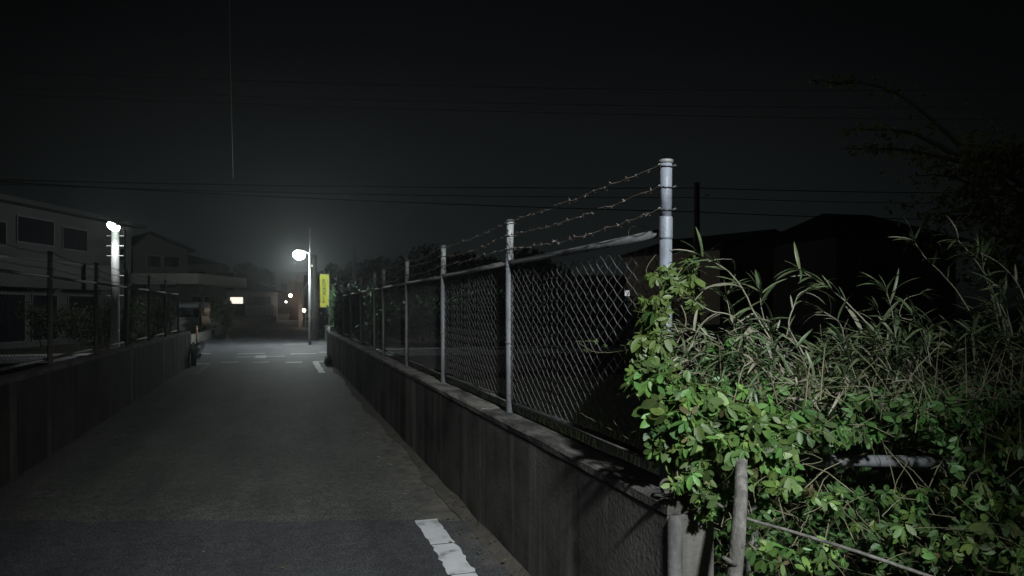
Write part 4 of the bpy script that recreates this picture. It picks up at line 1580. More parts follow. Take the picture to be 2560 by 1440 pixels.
def vine(name, label, blobs, n_single, parent_at, dull=0.15, keep=None, face=Vector((-0.15, -0.75, 0.75))):
    """a creeper: leaves spread through blobs (px, py, depth, rx, ry, rdepth, count, scale); the nearest ones single objects"""
    root = empty(name, parent_at)
    tag(root, label, 'vine')
    inv = Matrix.Translation(-Vector(parent_at))
    L_ = []
    for (px, py, z, rx, ry, rz, cnt, scl) in blobs:
        cnt = int(cnt * 1.4)
        k = 0
        guard = 0
        while k < cnt and guard < cnt * 12:
            guard += 1
            a, b_, c = (rv.gauss(0, 0.5) for _ in range(3))
            if a * a + b_ * b_ + c * c > 1.3:
                continue
            qx, qy, qz = px + a * rx, py + b_ * ry, z + c * rz
            if keep and not keep(qx, qy, qz):
                continue
            n = face + Vector((rv.uniform(-1, 1), rv.uniform(-1, 1), rv.uniform(-1, 1))) * 0.75
            Mx = inv @ Matrix.Translation(at(qx, qy, qz)) @ orient(n, rv.uniform(0, 6.283)) @ Matrix.Scale(scl * rv.choice([0.5, 0.65, 0.75, 0.85, 0.95, 1.05, 1.15]), 4)
            L_.append((qz, Mx, rv.randrange(9), rv.random() < dull))
            k += 1
    L_.sort(key=lambda t: t[0])
    pick = set(range(min(n_single, len(L_))))
    rest = {0: MB(), 1: MB()}
    for i, (qz, Mx, var, du) in enumerate(L_):
        if i in pick:
            o = link('leaf', (LEAF_MESH_DRY if i % 17 == 5 else LEAF_MESH_DULL if du else LEAF_MESH)[var], root)
            o.matrix_local = Mx @ Matrix.Scale(0.7, 4) if i % 17 == 5 else Mx
        else:
            src = LEAF_BIG[var]
            rest[int(du)].add([Mx @ Vector(v) for v in src.v], src.f, True)
    for du in (0, 1):
        if rest[du].v:
            rest[du].build('foliage', M['leaf_dull' if du else 'leaf_vine'], root, kind='stuff')
    return root, inv


def twig(parent, inv, pts, r0, r1, m='stem', name='stem', n=5, wob=0.006):
    P = [inv @ at(*q) for q in pts]
    fine = []
    for i in range(len(P) - 1):
        p0 = P[max(i - 1, 0)]
        p1, p2 = P[i], P[i + 1]
        p3 = P[min(i + 2, len(P) - 1)]
        for k in range(5):
            t = k / 5
            q = 0.5 * ((2 * p1) + (-p0 + p2) * t + (2 * p0 - 5 * p1 + 4 * p2 - p3) * t * t + (-p0 + 3 * p1 - 3 * p2 + p3) * t ** 3)
            fine.append(q + Vector((rv.uniform(-1, 1), rv.uniform(-1, 1), rv.uniform(-1, 1))) * wob * 0.3)
    fine.append(P[-1])
    k_ = {'stem': 0.62, 'culm': 0.72}.get(m, 1.0)
    rad = [(r0 + (r1 - r0) * i / (len(fine) - 1)) * k_ for i in range(len(fine))]
    return MB().tube(fine, rad, n).build(name, M[m], parent), fine


def clear_of(qx, qy, qz):
    if 1985 < qx < 2350 and 1092 < qy < 1222 and qz < 3.2:
        return False
    if 1800 < qx < 1880 and qy > 1230 and qz < 2.6:
        return False
    if 1690 < qx < 1722 and 380 < qy < 890 and qz < 2.95 and not (690 < qy < 745):
        return False
    return True


# creeper climbing the end post of the right fence
vp = at(1700, 1230, 2.8)
V1, inv1 = vine('climbing_vine', 'bright green five-leaflet creeper climbing the near fence post', [
    (1648, 690, 2.86, 34, 30, 0.06, 15, 0.8), (1727, 690, 2.97, 22, 48, 0.05, 26, 0.85), (1736, 760, 2.99, 22, 40, 0.05, 16, 0.85),
    (1640, 775, 2.83, 40, 46, 0.08, 34, 0.95), (1632, 860, 2.82, 48, 48, 0.09, 44, 1.0), (1698, 718, 2.82, 24, 16, 0.02, 7, 0.85),
    (1640, 945, 2.80, 66, 46, 0.13, 54, 1.05), (1720, 965, 2.76, 60, 40, 0.12, 34, 1.0), (1690, 1040, 2.72, 80, 52, 0.14, 66, 1.1),
    (1740, 1030, 2.70, 60, 50, 0.12, 34, 1.1), (1700, 1105, 2.72, 74, 42, 0.13, 46, 1.0), (1670, 1125, 2.78, 54, 40, 0.12, 28, 0.95),
    (1598, 885, 2.88, 30, 26, 0.05, 14, 0.8), (1745, 1190, 2.58, 34, 40, 0.06, 26, 0.8), (1765, 1260, 2.56, 22, 40, 0.05, 14, 0.7), (1700, 1215, 2.56, 24, 22, 0.03, 10, 0.7)], 300, vp, 0.35, clear_of)
twig(V1, inv1, [(1720, 1300, 2.7), (1690, 1150, 2.74), (1716, 1000, 2.80), (1678, 900, 2.84), (1716, 800, 2.88), (1680, 720, 2.90), (1712, 660, 2.92)], 0.006, 0.002)
twig(V1, inv1, [(1730, 1300, 2.75), (1740, 1100, 2.80), (1680, 960, 2.84), (1650, 850, 2.86), (1625, 790, 2.88), (1640, 740, 2.88), (1665, 735, 2.86)], 0.004, 0.0016)
twig(V1, inv1, [(1640, 875, 2.84), (1700, 925, 2.78), (1760, 935, 2.82), (1830, 960, 2.9)], 0.004, 0.002)
# bare tendrils: over the rail, and into the mesh
twig(V1, inv1, [(1572, 590, 3.26), (1574, 572, 3.24), (1590, 566, 3.20), (1610, 567, 3.16), (1628, 578, 3.12)], 0.0022, 0.0014, name='tendril')
tw, fi = twig(V1, inv1, [(1660, 880, 2.90), (1590, 868, 2.98), (1540, 880, 3.08), (1490, 880, 3.16), (1462, 868, 3.2), (1445, 852, 3.24)], 0.0026, 0.0012, name='tendril')
twig(V1, inv1, [(1445, 852, 3.24), (1470, 853, 3.2), (1495, 852, 3.18)], 0.0014, 0.0010, name='tendril')
for (a_, b__, z_) in ((1518, 865, 3.1), (1465, 876, 3.2), (1476, 851, 3.2), (1490, 852, 3.18)):
    o = link('leaf', LEAF_MESH_DULL[rv.randrange(9)], V1)
    o.matrix_local = inv1 @ Matrix.Translation(at(a_, b__, z_)) @ orient(Vector((0, -1, 0.3)), rv.uniform(0, 6)) @ Matrix.Scale(0.28, 4)
twig(V1, inv1, [(1640, 690, 2.88), (1615, 680, 2.92), (1625, 655, 2.95), (1645, 632, 2.95), (1655, 640, 2.94)], 0.0016, 0.0010, name='tendril')
# dry twigs caught at the foot of the mesh
for pts in (((1600, 1120, 2.95), (1560, 1090, 3.0), (1500, 1060, 3.1), (1450, 1032, 3.2)), ((1560, 1090, 3.0), (1540, 1060, 3.02), (1520, 1040, 3.05)), ((1640, 1010, 2.9), (1600, 1000, 2.96), (1580, 980, 3.0))):
    twig(V1, inv1, pts, 0.0022, 0.0010, name='dry_twig')

# creeper spreading over the pipe rail
V2, inv2 = vine('creeper_thicket', 'dense bright creeper sprawling over the pipe rail right of the post', [
    (1800, 985, 2.80, 70, 36, 0.14, 34, 1.0), (1850, 1040, 2.72, 86, 40, 0.14, 54, 1.15), (1930, 1060, 2.76, 86, 40, 0.15, 50, 1.15),
    (2020, 1075, 2.80, 86, 38, 0.15, 46, 1.1), (2110, 1095, 2.86, 86, 30, 0.14, 38, 1.05), (1800, 1105, 2.66, 80, 40, 0.12, 38, 1.15),
    (1900, 1120, 2.66, 90, 36, 0.12, 42, 1.15), (1990, 1125, 2.74, 60, 40, 0.12, 26, 1.05), (2180, 1110, 2.95, 70, 20, 0.12, 16, 0.95),
    (1830, 890, 2.96, 90, 50, 0.12, 26, 0.7), (1920, 960, 2.94, 90, 40, 0.12, 24, 0.8),
    (1990, 1215, 2.6, 60, 34, 0.12, 14, 0.9), (1880, 1190, 2.62, 60, 36, 0.10, 12, 0.9), (2060, 1240, 2.7, 70, 36, 0.14, 14, 0.9)],
    300, at(1900, 1300, 2.8), 0.35, clear_of)
V2['label'] = 'dense bright creeper sprawling over the pipe rail right of the post'
for k in range(16):
    x0_ = rv.uniform(1740, 2150)
    y0_ = rv.uniform(1000, 1180)
    twig(V2, inv2, [(x0_, y0_, 2.8), (x0_ + rv.uniform(-60, 60), y0_ - rv.uniform(10, 70), 2.78), (x0_ + rv.uniform(-120, 120), y0_ - rv.uniform(0, 120), 2.8)], 0.0026, 0.0012)

# sparse creeper low down at the right, and at the right edge
V3, inv3 = vine('creeper_bank', 'sparse creeper hanging on the dark bank under the pipe rail', [
    (1930, 1390, 2.45, 60, 40, 0.12, 20, 0.95), (1840, 1400, 2.42, 40, 45, 0.10, 6, 0.9), (2050, 1390, 2.6, 80, 46, 0.2, 16, 0.9),
    (2250, 1330, 2.7, 110, 60, 0.2, 16, 1.0), (2400, 1370, 2.7, 110, 60, 0.2, 18, 1.0), (2500, 1290, 2.8, 90, 80, 0.2, 24, 1.05),
    (2240, 1225, 2.8, 110, 26, 0.1, 12, 0.9), (2440, 1230, 2.85, 110, 40, 0.15, 20, 0.95), (2560, 1380, 2.7, 60, 80, 0.2, 16, 1.0),
    (1800, 1250, 2.6, 40, 40, 0.1, 6, 0.85), (1900, 1290, 2.56, 50, 30, 0.1, 6, 0.85)], 300, at(2250, 1440, 2.7), 0.55, clear_of)
for k in range(20):
    x0_ = rv.uniform(1800, 2560)
    y0_ = rv.uniform(1250, 1470)
    twig(V3, inv3, [(x0_, y0_, 2.6), (x0_ + rv.uniform(-80, 80), y0_ - rv.uniform(10, 70), 2.62), (x0_ + rv.uniform(-160, 160), y0_ - rv.uniform(0, 120), 2.7)], 0.0024, 0.0010)
V4, inv4 = vine('creeper_mound', 'dim creeper mound above the pipe rail at the right edge of the picture', [
    (2330, 1060, 3.1, 90, 50, 0.2, 60, 1.0), (2440, 1050, 3.1, 90, 56, 0.2, 70, 1.05), (2540, 1080, 3.1, 70, 50, 0.2, 50, 1.1), (2480, 1140, 2.95, 110, 36, 0.12, 50, 1.0), (2600, 1000, 3.2, 80, 60, 0.2, 40, 1.0)],
    280, at(2450, 1250, 3.1), 0.35, clear_of)

# thin bare cane slanting down in front of the bank, and the dead trunk
r = empty('bamboo_cane', at(2400, 1470, 2.3))
tag(r, 'thin bare cane slanting down to the right below the pipe rail', 'cane')
twig(r, Matrix.Translation(-r.location), [(1760, 1238, 2.55), (1850, 1290, 2.5), (1990, 1332, 2.44), (2160, 1385, 2.38), (2400, 1468, 2.3)], 0.0050, 0.0062, 'deadwood', 'cane', 7, 0.001)
r = empty('dead_trunk', at(1838, 1560, 2.38))
tag(r, 'grey weathered dead trunk with a broken side stub, in front of the creeper', 'trunk')
inv = Matrix.Translation(-r.location)
b = MB().tube([inv @ at(1836, 1580, 2.36), inv @ at(1836, 1440, 2.38), inv @ at(1846, 1330, 2.40), inv @ at(1852, 1240, 2.44), inv @ at(1853, 1150, 2.60), inv @ at(1850, 1050, 2.85)],
              [0.028, 0.0255, 0.024, 0.022, 0.021, 0.019], 12)
b.build('trunk', M['deadwood'], r)
MB().tube([inv @ at(1838, 1412, 2.37), inv @ at(1822, 1402, 2.36), inv @ at(1808, 1393, 2.35)], [0.010, 0.008, 0.005], 8).build('stub', M['deadwood'], r)
MB().tube([inv @ at(1850, 1372, 2.38), inv @ at(1860, 1362, 2.37), inv @ at(1863, 1358, 2.37)], [0.007, 0.005, 0.003], 8).build('stub', M['deadwood'], r)

# grey drain pipe end poking from the wall's corner
r = empty('pipe_stub', at(1668, 1215, 2.66))
tag(r, 'short round pipe loop at the near corner of the right wall', 'pipe')
ring = []
for k in range(15):
    t = math.radians(20 + k * 22)
    ring.append(Vector((math.cos(t) * 0.024 * cs, -math.cos(t) * 0.024 * sn, math.sin(t) * 0.024)))
MB().tube(ring + [ring[-1] + Vector((0.05, 0.0, 0.004))], 0.0050, 8).build('loop', M['bark'], r)

# pipe rail along the near road
pa, pb2 = at(1830, 1150, 3.08), at(3100, 1160, 3.02)
r = empty('pipe_rail', (pa.x, pa.y, 0))
tag(r, 'galvanised pipe rail half hidden under the creeper', 'guard rail')
inv = Matrix.Translation(-r.location)
MB().tube([inv @ pa, inv @ pb2], 0.0250, 16).build('rail_pipe', M['pipe_dull'], r)
for t in (0.04, 0.62):
    q = pa.lerp(pb2, t)
    MB().tube([inv @ Vector((q.x, q.y, -0.42)), inv @ Vector((q.x, q.y, q.z - 0.024))], 0.026, 12).build('rail_post', M['zinc_dull'], r)


# ------------------------------------------------------------------ bamboo grass
def blade_mesh(seed, L_, wd, curve):
    rr = random.Random(seed)
    b = MB()
    n = 6
    vs = []
    for i in range(n + 1):
        u = i / n
        hw = wd * 0.5 * (math.sin(math.pi * min(1, 0.12 + u * 0.88)) ** 0.75) * (1 if i < n else 0.0)
        x = L_ * u * math.cos(curve * u * 0.6)
        z = -L_ * u * math.sin(curve * u * 0.6)
        tw = rr.uniform(-0.15, 0.15)
        vs += [(x, -hw, z + hw * 0.3 + tw * hw), (x, 0, z), (x, hw, z + hw * 0.3 - tw * hw)]
    fs = []
    for i in range(n):
        a = i * 3
        fs += [(a, a + 1, a + 4, a + 3), (a + 1, a + 2, a + 5, a + 4)]
    b.add(vs, fs, True)
    return b


BL = [blade_mesh(200 + k, 0.085 + 0.016 * k, 0.0100 + 0.0016 * (k % 4), 0.08 + 0.16 * k) for k in range(6)]
BL_G = [b.mesh('blade', M['blade']) for b in BL]
BL_S = [b.mesh('blade', M['straw']) for b in BL]


class Clump:
    def __init__(s, name, label, loc, cap=290):
        s.root = empty(name, loc)
        tag(s.root, label, 'bamboo')
        s.inv = Matrix.Translation(-Vector(loc))
        s.cap = cap
        s.n = 0
        s.rest = {0: MB(), 1: MB()}

    def blade(s, p, d, scl, dry):
        d = d.normalized()
        up = Vector((rv.uniform(-0.5, 0.5), rv.uniform(-0.8, 0.2), 1))
        y = up.cross(d)
        if y.length < 1e-4:
            y = Vector((0, 1, 0))
        y.normalize()
        z = d.cross(y)
        R_ = Matrix((d, y, z)).transposed().to_4x4()
        Mx = Matrix.Translation(p) @ R_ @ Matrix.Scale(scl, 4)
        k = rv.randrange(6)
        if s.n < s.cap:
            o = link('blade', (BL_S if dry else BL_G)[k], s.root)
            o.matrix_local = Mx
        else:
            s.rest[int(dry)].add([Mx @ Vector(v) for v in BL[k].v], BL[k].f, True)
        s.n += 1

    def culm(s, pts, r0, r1, leaves, dry=0.2, scl=1.0, t0=0.35, name='culm'):
        _, fine = twig(s.root, s.inv, pts, r0, r1, 'culm', name, 6, 0.004)
        m = len(fine)
        for k in range(leaves):
            t = t0 + (1 - t0) * (k + rv.random()) / leaves
            i = min(m - 2, int(t * (m - 1)))
            p = fine[i]
            ax = (fine[i + 1] - fine[i]).normalized()
            d = ax * rv.uniform(0.4, 1.0) + Vector((rv.uniform(-1, 1), rv.uniform(-0.9, 0.5), rv.uniform(-0.6, 0.7))) * 0.8
            s.blade(p, d, scl * rv.uniform(0.7, 1.2), rv.random() < dry)
        ax = (fine[-1] - fine[-3]).normalized()
        for k in range(6 if leaves else 2):
            s.blade(fine[-1], ax + Vector((rv.uniform(-1, 1), rv.uniform(-1, 1), rv.uniform(-1, 1))) * 0.75, scl * rv.uniform(0.7, 1.1), rv.random() < dry)

    def scatter(s, px, py, z, rx, ry, rz, cnt, lean, dry=0.3, scl=1.0):
        """short leaning shoots filling a region: lean = pixel drift of the tip"""
        for k in range(cnt):
            a, b_, c = rv.gauss(0, 0.5), rv.gauss(0, 0.5), rv.gauss(0, 0.5)
            x, y, zz = px + a * rx, py + b_ * ry, z + c * rz
            L_ = rv.uniform(0.6, 1.3)
            dx, dy = lean[0] * L_ + rv.uniform(-25, 25), lean[1] * L_ + rv.uniform(-25, 25)
            s.culm([(x, y, zz), (x + dx * 0.5, y + dy * 0.55, zz), (x + dx, y + dy, zz - 0.03)], 0.0030, 0.0012, rv.randint(4, 7), dry, scl, 0.3)

    def done(s):
        for k in (0, 1):
            if s.rest[k].v:
                s.rest[k].build('foliage', M['straw' if k else 'blade'], s.root, kind='stuff')


c = Clump('bamboo_grass', 'pale leaning bamboo grass beside the creeper-covered post', at(1950, 1200, 3.0))
c.culm([(2030, 1010, 3.1), (1960, 900, 3.05), (1890, 790, 3.0), (1855, 720, 2.95), (1812, 672, 2.92), (1756, 642, 2.9)], 0.0065, 0.0022, 12, 0.3, 1.0, 0.45)
c.culm([(1960, 880, 3.05), (1900, 840, 3.0), (1830, 790, 2.95), (1780, 778, 2.92), (1735, 752, 2.9)], 0.005, 0.002, 8, 0.5, 0.9)
c.culm([(1735, 752, 2.9), (1765, 722, 2.92), (1790, 715, 2.94), (1836, 712, 2.97)], 0.0020, 0.0012, 0, 0.5, 0.7)
c.culm([(1735, 676, 2.92), (1770, 655, 2.92), (1800, 648, 2.92), (1830, 648, 2.94)], 0.0020, 0.0010, 0, 0.5, 0.5)
c.culm([(2045, 960, 3.1), (2000, 870, 3.1), (1972, 815, 3.08), (1985, 765, 3.08), (1998, 735, 3.06), (2030, 722, 3.05)], 0.0055, 0.002, 6, 0.3, 0.9, 0.55)
c.culm([(1900, 960, 3.0), (1860, 880, 3.0), (1800, 840, 2.98), (1745, 835, 2.95)], 0.004, 0.002, 8, 0.6, 0.9)
c.culm([(1990, 1000, 3.05), (1900, 930, 3.0), (1830, 900, 2.98), (1740, 905, 2.95)], 0.004, 0.002, 8, 0.5, 0.9)
c.culm([(1880, 960, 3.02), (1850, 860, 3.02), (1830, 800, 3.0), (1815, 740, 3.0)], 0.004, 0.0016, 9, 0.15, 1.1)
c.culm([(1960, 950, 3.06), (1930, 850, 3.06), (1905, 780, 3.05), (1900, 730, 3.04)], 0.004, 0.0016, 8, 0.2, 1.0)
c.scatter(1840, 890, 2.96, 100, 50, 0.14, 13, (-60, -25), 0.4, 0.8)
c.scatter(1900, 950, 2.96, 110, 36, 0.16, 14, (-60, -35), 0.25, 0.85)
c.scatter(1960, 910, 3.05, 80, 50, 0.14, 11, (-60, -60), 0.3, 0.85)
c.done()
c = Clump('bamboo_grass', 'grey-green bamboo grass thicket in the middle right, leaning left', at(2200, 1200, 3.2))
c.culm([(2210, 860, 3.3), (2140, 780, 3.3), (2080, 725, 3.28), (2040, 700, 3.26), (2000, 674, 3.24)], 0.0055, 0.0018, 12, 0.15, 1.0)
c.culm([(2260, 1050, 3.3), (2245, 940, 3.3), (2240, 850, 3.3), (2228, 770, 3.28), (2215, 730, 3.26)], 0.006, 0.002, 14, 0.1, 1.15)
c.culm([(2330, 1020, 3.35), (2290, 900, 3.35), (2240, 840, 3.35), (2140, 830, 3.3)], 0.005, 0.002, 12, 0.15, 1.1)
c.culm([(2140, 960, 3.2), (2115, 870, 3.2), (2100, 810, 3.2), (2060, 780, 3.2)], 0.0045, 0.002, 8, 0.5, 0.9)
c.culm([(2170, 1080, 3.2), (2130, 960, 3.2), (2090, 900, 3.18), (2040, 880, 3.16)], 0.0045, 0.002, 9, 0.2, 1.0)
c.culm([(2280, 800, 3.4), (2250, 790, 3.4), (2262, 750, 3.4), (2300, 735, 3.4)], 0.003, 0.0012, 2, 0.2, 0.9)
c.scatter(2150, 970, 3.2, 130, 60, 0.2, 26, (-45, -60), 0.15, 0.9)
c.scatter(2270, 950, 3.3, 120, 66, 0.25, 26, (-40, -70), 0.08, 0.95)
c.scatter(2100, 1030, 3.05, 130, 40, 0.2, 20, (-40, -50), 0.3, 0.9)
c.scatter(2350, 1030, 3.3, 120, 50, 0.25, 18, (-35, -50), 0.08, 0.95)
c.done()
c = Clump('bamboo_grass', 'tall dark bamboo grass at the right edge of the picture', at(2480, 1200, 3.6))
c.culm([(2470, 860, 3.6), (2400, 740, 3.6), (2350, 680, 3.58), (2310, 640, 3.56), (2285, 602, 3.54)], 0.006, 0.002, 10, 0.1, 1.1)
c.culm([(2530, 900, 3.6), (2500, 780, 3.6), (2470, 700, 3.6), (2430, 640, 3.58), (2395, 600, 3.56)], 0.010, 0.003, 10, 0.1, 1.15)
c.culm([(2500, 830, 3.7), (2480, 740, 3.7), (2460, 680, 3.7), (2455, 630, 3.7)], 0.006, 0.002, 8, 0.1, 1.0)
c.culm([(2580, 820, 3.6), (2550, 720, 3.6), (2500, 660, 3.6), (2450, 632, 3.6)], 0.006, 0.002, 10, 0.1, 1.1)
c.culm([(2530, 1050, 3.5), (2525, 920, 3.5), (2530, 830, 3.5), (2500, 760, 3.5)], 0.010, 0.004, 8, 0.1, 1.1)
c.culm([(2480, 1010, 3.5), (2440, 900, 3.5), (2380, 840, 3.48), (2330, 810, 3.46)], 0.006, 0.002, 10, 0.15, 1.1)
c.scatter(2450, 950, 3.55, 140, 70, 0.25, 24, (-30, -70), 0.06, 1.0)
c.scatter(2570, 920, 3.6, 100, 90, 0.25, 18, (-25, -80), 0.06, 1.05)
c.done()

# tangled undergrowth behind and below: dark stems and leaves without number
b1, b2 = MB(), MB()
for k in range(4600):
    px, z = rv.uniform(1660, 2800), rv.uniform(2.72, 4.2)
    top = 890 + 0.03 * (px - 1700) + rv.uniform(0, 600) ** 1.0
    if not clear_of(px, top, z):
        continue
    p = at(px, top, z)
    p.z = min(p.z, 1.15)
    if p.z < -0.4 or p.x < 1.56 or (p.x < 2.0 and p.y > 3.2):
        continue
    n = Vector((rv.uniform(-1, 1), rv.uniform(-1.4, 0.6), rv.uniform(-0.2, 1.2)))
    if rv.random() < 0.6:
        src = LEAF_BIG[rv.randrange(9)]
        Mx = Matrix.Translation(p) @ orient(n, rv.uniform(0, 6.3)) @ Matrix.Scale(rv.uniform(0.6, 1.1), 4)
        b1.add([Mx @ Vector(v) for v in src.v], src.f, True)
    else:
        d = Vector((rv.uniform(-1, 0.6), rv.uniform(-0.7, 0.7), rv.uniform(-0.2, 1.1))).normalized() * rv.uniform(0.08, 0.3)
        b2.tube([p, p + d * 0.5 + Vector((0, 0, 0.02)), p + d], [0.0026, 0.002, 0.001], 4, cap=False)
r = empty('undergrowth', at(2200, 1500, 3.4))
tag(r, 'dark tangle of stems and leaves filling the bank behind the creepers', 'undergrowth', kind='stuff')
o = b1.build('foliage', M['leaf_dull'], r, kind='stuff')
o.matrix_parent_inverse = Matrix.Translation(-r.location)
o = b2.build('dry_stems', M['stem'], r, kind='stuff')
o.matrix_parent_inverse = Matrix.Translation(-r.location)
# the bank the plants root in
bk = MB()
bk.add([(1.52, 2.2, -0.42), (9, 0.6, -0.42), (9, 4.0, -0.42), (1.52, 6.0, -0.42), (1.9, 2.7, 0.15), (8.5, 1.4, 0.25), (8.5, 2.6, 0.25), (1.9, 3.6, 0.10)],
       [(0, 1, 5, 4), (1, 2, 6, 5), (2, 3, 7, 6), (3, 0, 4, 7), (4, 5, 6, 7)])
bk.build('bank', M['dirt'], kind='structure')


# ------------------------------------------------------------------ trees
def leaf_cloud(b, centre, rad, n, size, rr, shell=0.35):
    for k in range(n):
        while True:
            v = Vector((rr.uniform(-1, 1), rr.uniform(-1, 1), rr.uniform(-1, 1)))
            if shell ** 2 < v.length_squared < 1:
                break
        p = Vector(centre) + Vector((v.x * rad[0], v.y * rad[1], v.z * rad[2]))
        s = size * rr.uniform(0.6, 1.3)
        q = orient(Vector((rr.uniform(-1, 1), rr.uniform(-1, 1), rr.uniform(-0.3, 1))), rr.uniform(0, 6.3))
        b.add([p + q @ Vector((-s, 0, 0)), p + q @ Vector((0, -s * 0.45, s * 0.1)), p + q @ Vector((s, 0, 0)), p + q @ Vector((0, s * 0.45, s * 0.1))], [(0, 1, 2, 3)])


def tree(name, label, loc, height, rad, n, size, m, seed, trunk_r=0.15, clumps=16, z_low=0.35):
    rr = random.Random(seed)
    r = empty(name, loc)
    tag(r, label, 'tree')
    tb = MB()
    tb.tube([(0, 0, 0), (0.1 * rad[0], 0, height * 0.3), (-0.05 * rad[0], 0.05, height * 0.6), (0, 0, height * 0.9)], [trunk_r, trunk_r * 0.8, trunk_r * 0.5, trunk_r * 0.15], 8)
    tb.build('trunk', M['bark'], r)
    b = MB()
    for k in range(clumps):
        a = rr.uniform(0, 6.283)
        t = rr.random()
        zc_ = height * (z_low + (0.95 - z_low) * t)
        e = math.sin(math.pi * (0.15 + 0.8 * t)) * rr.uniform(0.35, 0.85)
        cpt = Vector((math.cos(a) * rad[0] * e, math.sin(a) * rad[1] * e, zc_))
        cr_ = rr.uniform(0.28, 0.45)
        leaf_cloud(b, cpt, (rad[0] * cr_, rad[1] * cr_, rad[2] * cr_ * 0.8), n // clumps, size, rr, 0.2)
        if k % 3 == 0:
            MB().tube([(0, 0, max(0.2, zc_ - rad[2] * 0.5)), cpt * 0.55 + Vector((0, 0, zc_ * 0.42)), cpt], [trunk_r * 0.45, trunk_r * 0.25, 0.01], 5).build('limb', M['bark'], r)
    b.build('crown', M[m], r, kind='stuff')
    return r


# tree whose branches reach in from the right
rr = random.Random(3)
tl = Vector((6.3, 1.9, -0.42))
r = empty('overhanging_tree', tl)
tag(r, 'dim tree reaching in from the right with one long arching branch', 'tree')
inv = Matrix.Translation(-tl)
MB().tube([(0, 0, 0), (-0.1, 0.0, 1.5), (-0.3, 0.1, 3.0), (-0.4, 0.2, 4.6)], [0.13, 0.11, 0.08, 0.03], 10).build('trunk', M['bark'], r)
cb = MB()
branches = [
    [(2700, 620, 5.4), (2560, 500, 5.3), (2420, 385, 5.3), (2330, 300, 5.3), (2240, 232, 5.25), (2150, 207, 5.2), (2080, 206, 5.2), (2025, 200, 5.2)],
    [(2700, 560, 5.4), (2520, 440, 5.3), (2380, 400, 5.2), (2260, 375, 5.1), (2180, 372, 5.1), (2100, 372, 5.1)],
    [(2420, 410, 5.2), (2300, 340, 5.2), (2220, 325, 5.15), (2100, 325, 5.1)],
    [(2800, 640, 5.4), (2600, 520, 5.3), (2480, 480, 5.2), (2370, 440, 5.2), (2290, 440, 5.1)],
    [(2800, 700, 5.3), (2620, 600, 5.2), (2500, 560, 5.1), (2400, 540, 5.0), (2330, 560, 5.0)],
    [(2800, 480, 5.4), (2640, 420, 5.3), (2520, 400, 5.3), (2440, 420, 5.2)],
]
for i, pts in enumerate(branches):
    _, fine = twig(r, inv, pts, 0.022, 0.003, 'bark', 'branch', 6, 0.01)
    m = len(fine)
    dens = (70, 90, 40, 150, 160, 150)[i]
    for k in range(dens):
        t = rr.random()
        t = 0.12 + 0.88 * t
        p = fine[min(m - 1, int(t * (m - 1)))]
        sp_ = 0.05 if (i in (0, 1, 2) and t > 0.5) else 0.28
        leaf_cloud(cb, p + Vector((rr.uniform(-1, 1), rr.uniform(-1, 1), rr.uniform(-0.8, 0.6))) * sp_, (0.035, 0.035, 0.03), 3, 0.024, rr, 0.0)
for (px, py, z, rd, n) in ((2480, 430, 5.2, 0.34, 420), (2540, 560, 5.1, 0.38, 520), (2400, 470, 5.1, 0.26, 260), (2640, 470, 5.2, 0.5, 500), (2420, 600, 5.0, 0.22, 160), (2620, 640, 5.0, 0.4, 400)):
    q = inv @ at(px, py, z)
    for k in range(7):
        leaf_cloud(cb, q + Vector((rr.uniform(-1, 1), rr.uniform(-1, 1), rr.uniform(-1, 1))) * rd * 0.8, (rd * 0.4, rd * 0.4, rd * 0.3), n // 7, 0.03, rr, 0.0)
# unseen leaf mass added over the roadside to shade the plants at the right
for k in range(66):
    q = inv @ (Vector((3.15, 0.1, 2.80)) + Vector((rr.uniform(-1.35, 2.6), rr.uniform(-0.9, 0.8), rr.uniform(-0.9, 0.9))))
    leaf_cloud(cb, q, (0.42, 0.42, 0.30), 170, 0.045, rr, 0.0)
for q in ((4.3, 0.4, 2.8), (5.0, 1.0, 3.2), (3.4, 0.2, 2.7)):
    MB().tube([(-0.2, 0.05, 2.2), (inv @ Vector(q)) * 0.5 + Vector((-0.1, 0, 1.5)), inv @ Vector(q)], [0.05, 0.03, 0.01], 6).build('limb', M['bark'], r)
cb.build('crown', M['tree_leaf'], r, kind='stuff')

# tree line behind the field
spec = [(905, 62, 5.4, 2.6, 'round dark tree just right of the yellow banner'), (960, 74, 6.2, 3.0, 'dark tree behind the far end of the fence'),
        (1040, 70, 6.9, 3.0, 'dark tree rising left of the third fence post from the near end'),
        (1085, 78, 7.8, 3.2, 'tallest dark tree of the tree line, left of the second fence post'), (1160, 70, 6.3, 3.0, 'dark tree of the tree line between the second and third near fence posts'),
        (1230, 66, 5.8, 2.8, 'dark tree of the tree line just left of the second fence post'), (1325, 58, 6.4, 2.9, 'dark tree just right of the second fence post'),
        (1385, 72, 5.0, 2.6, 'low dark tree left of the black flat-roofed building'), (612, 110, 7.6, 3.4, 'far dark tree above the lit window'),
        (660, 118, 7.2, 3.4, 'far dark tree behind the building with the warm lamps'), (560, 104, 7.2, 3.2, 'far dark tree above the pale fascia'), (840, 58, 4.6, 2.2, 'small dark tree behind the yellow banner')]
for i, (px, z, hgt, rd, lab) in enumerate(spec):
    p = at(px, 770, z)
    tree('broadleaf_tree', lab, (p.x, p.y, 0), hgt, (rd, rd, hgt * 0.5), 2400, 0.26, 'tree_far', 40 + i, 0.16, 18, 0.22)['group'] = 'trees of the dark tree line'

# hedge behind the guardrail and shrubs near the banner
rr = random.Random(9)


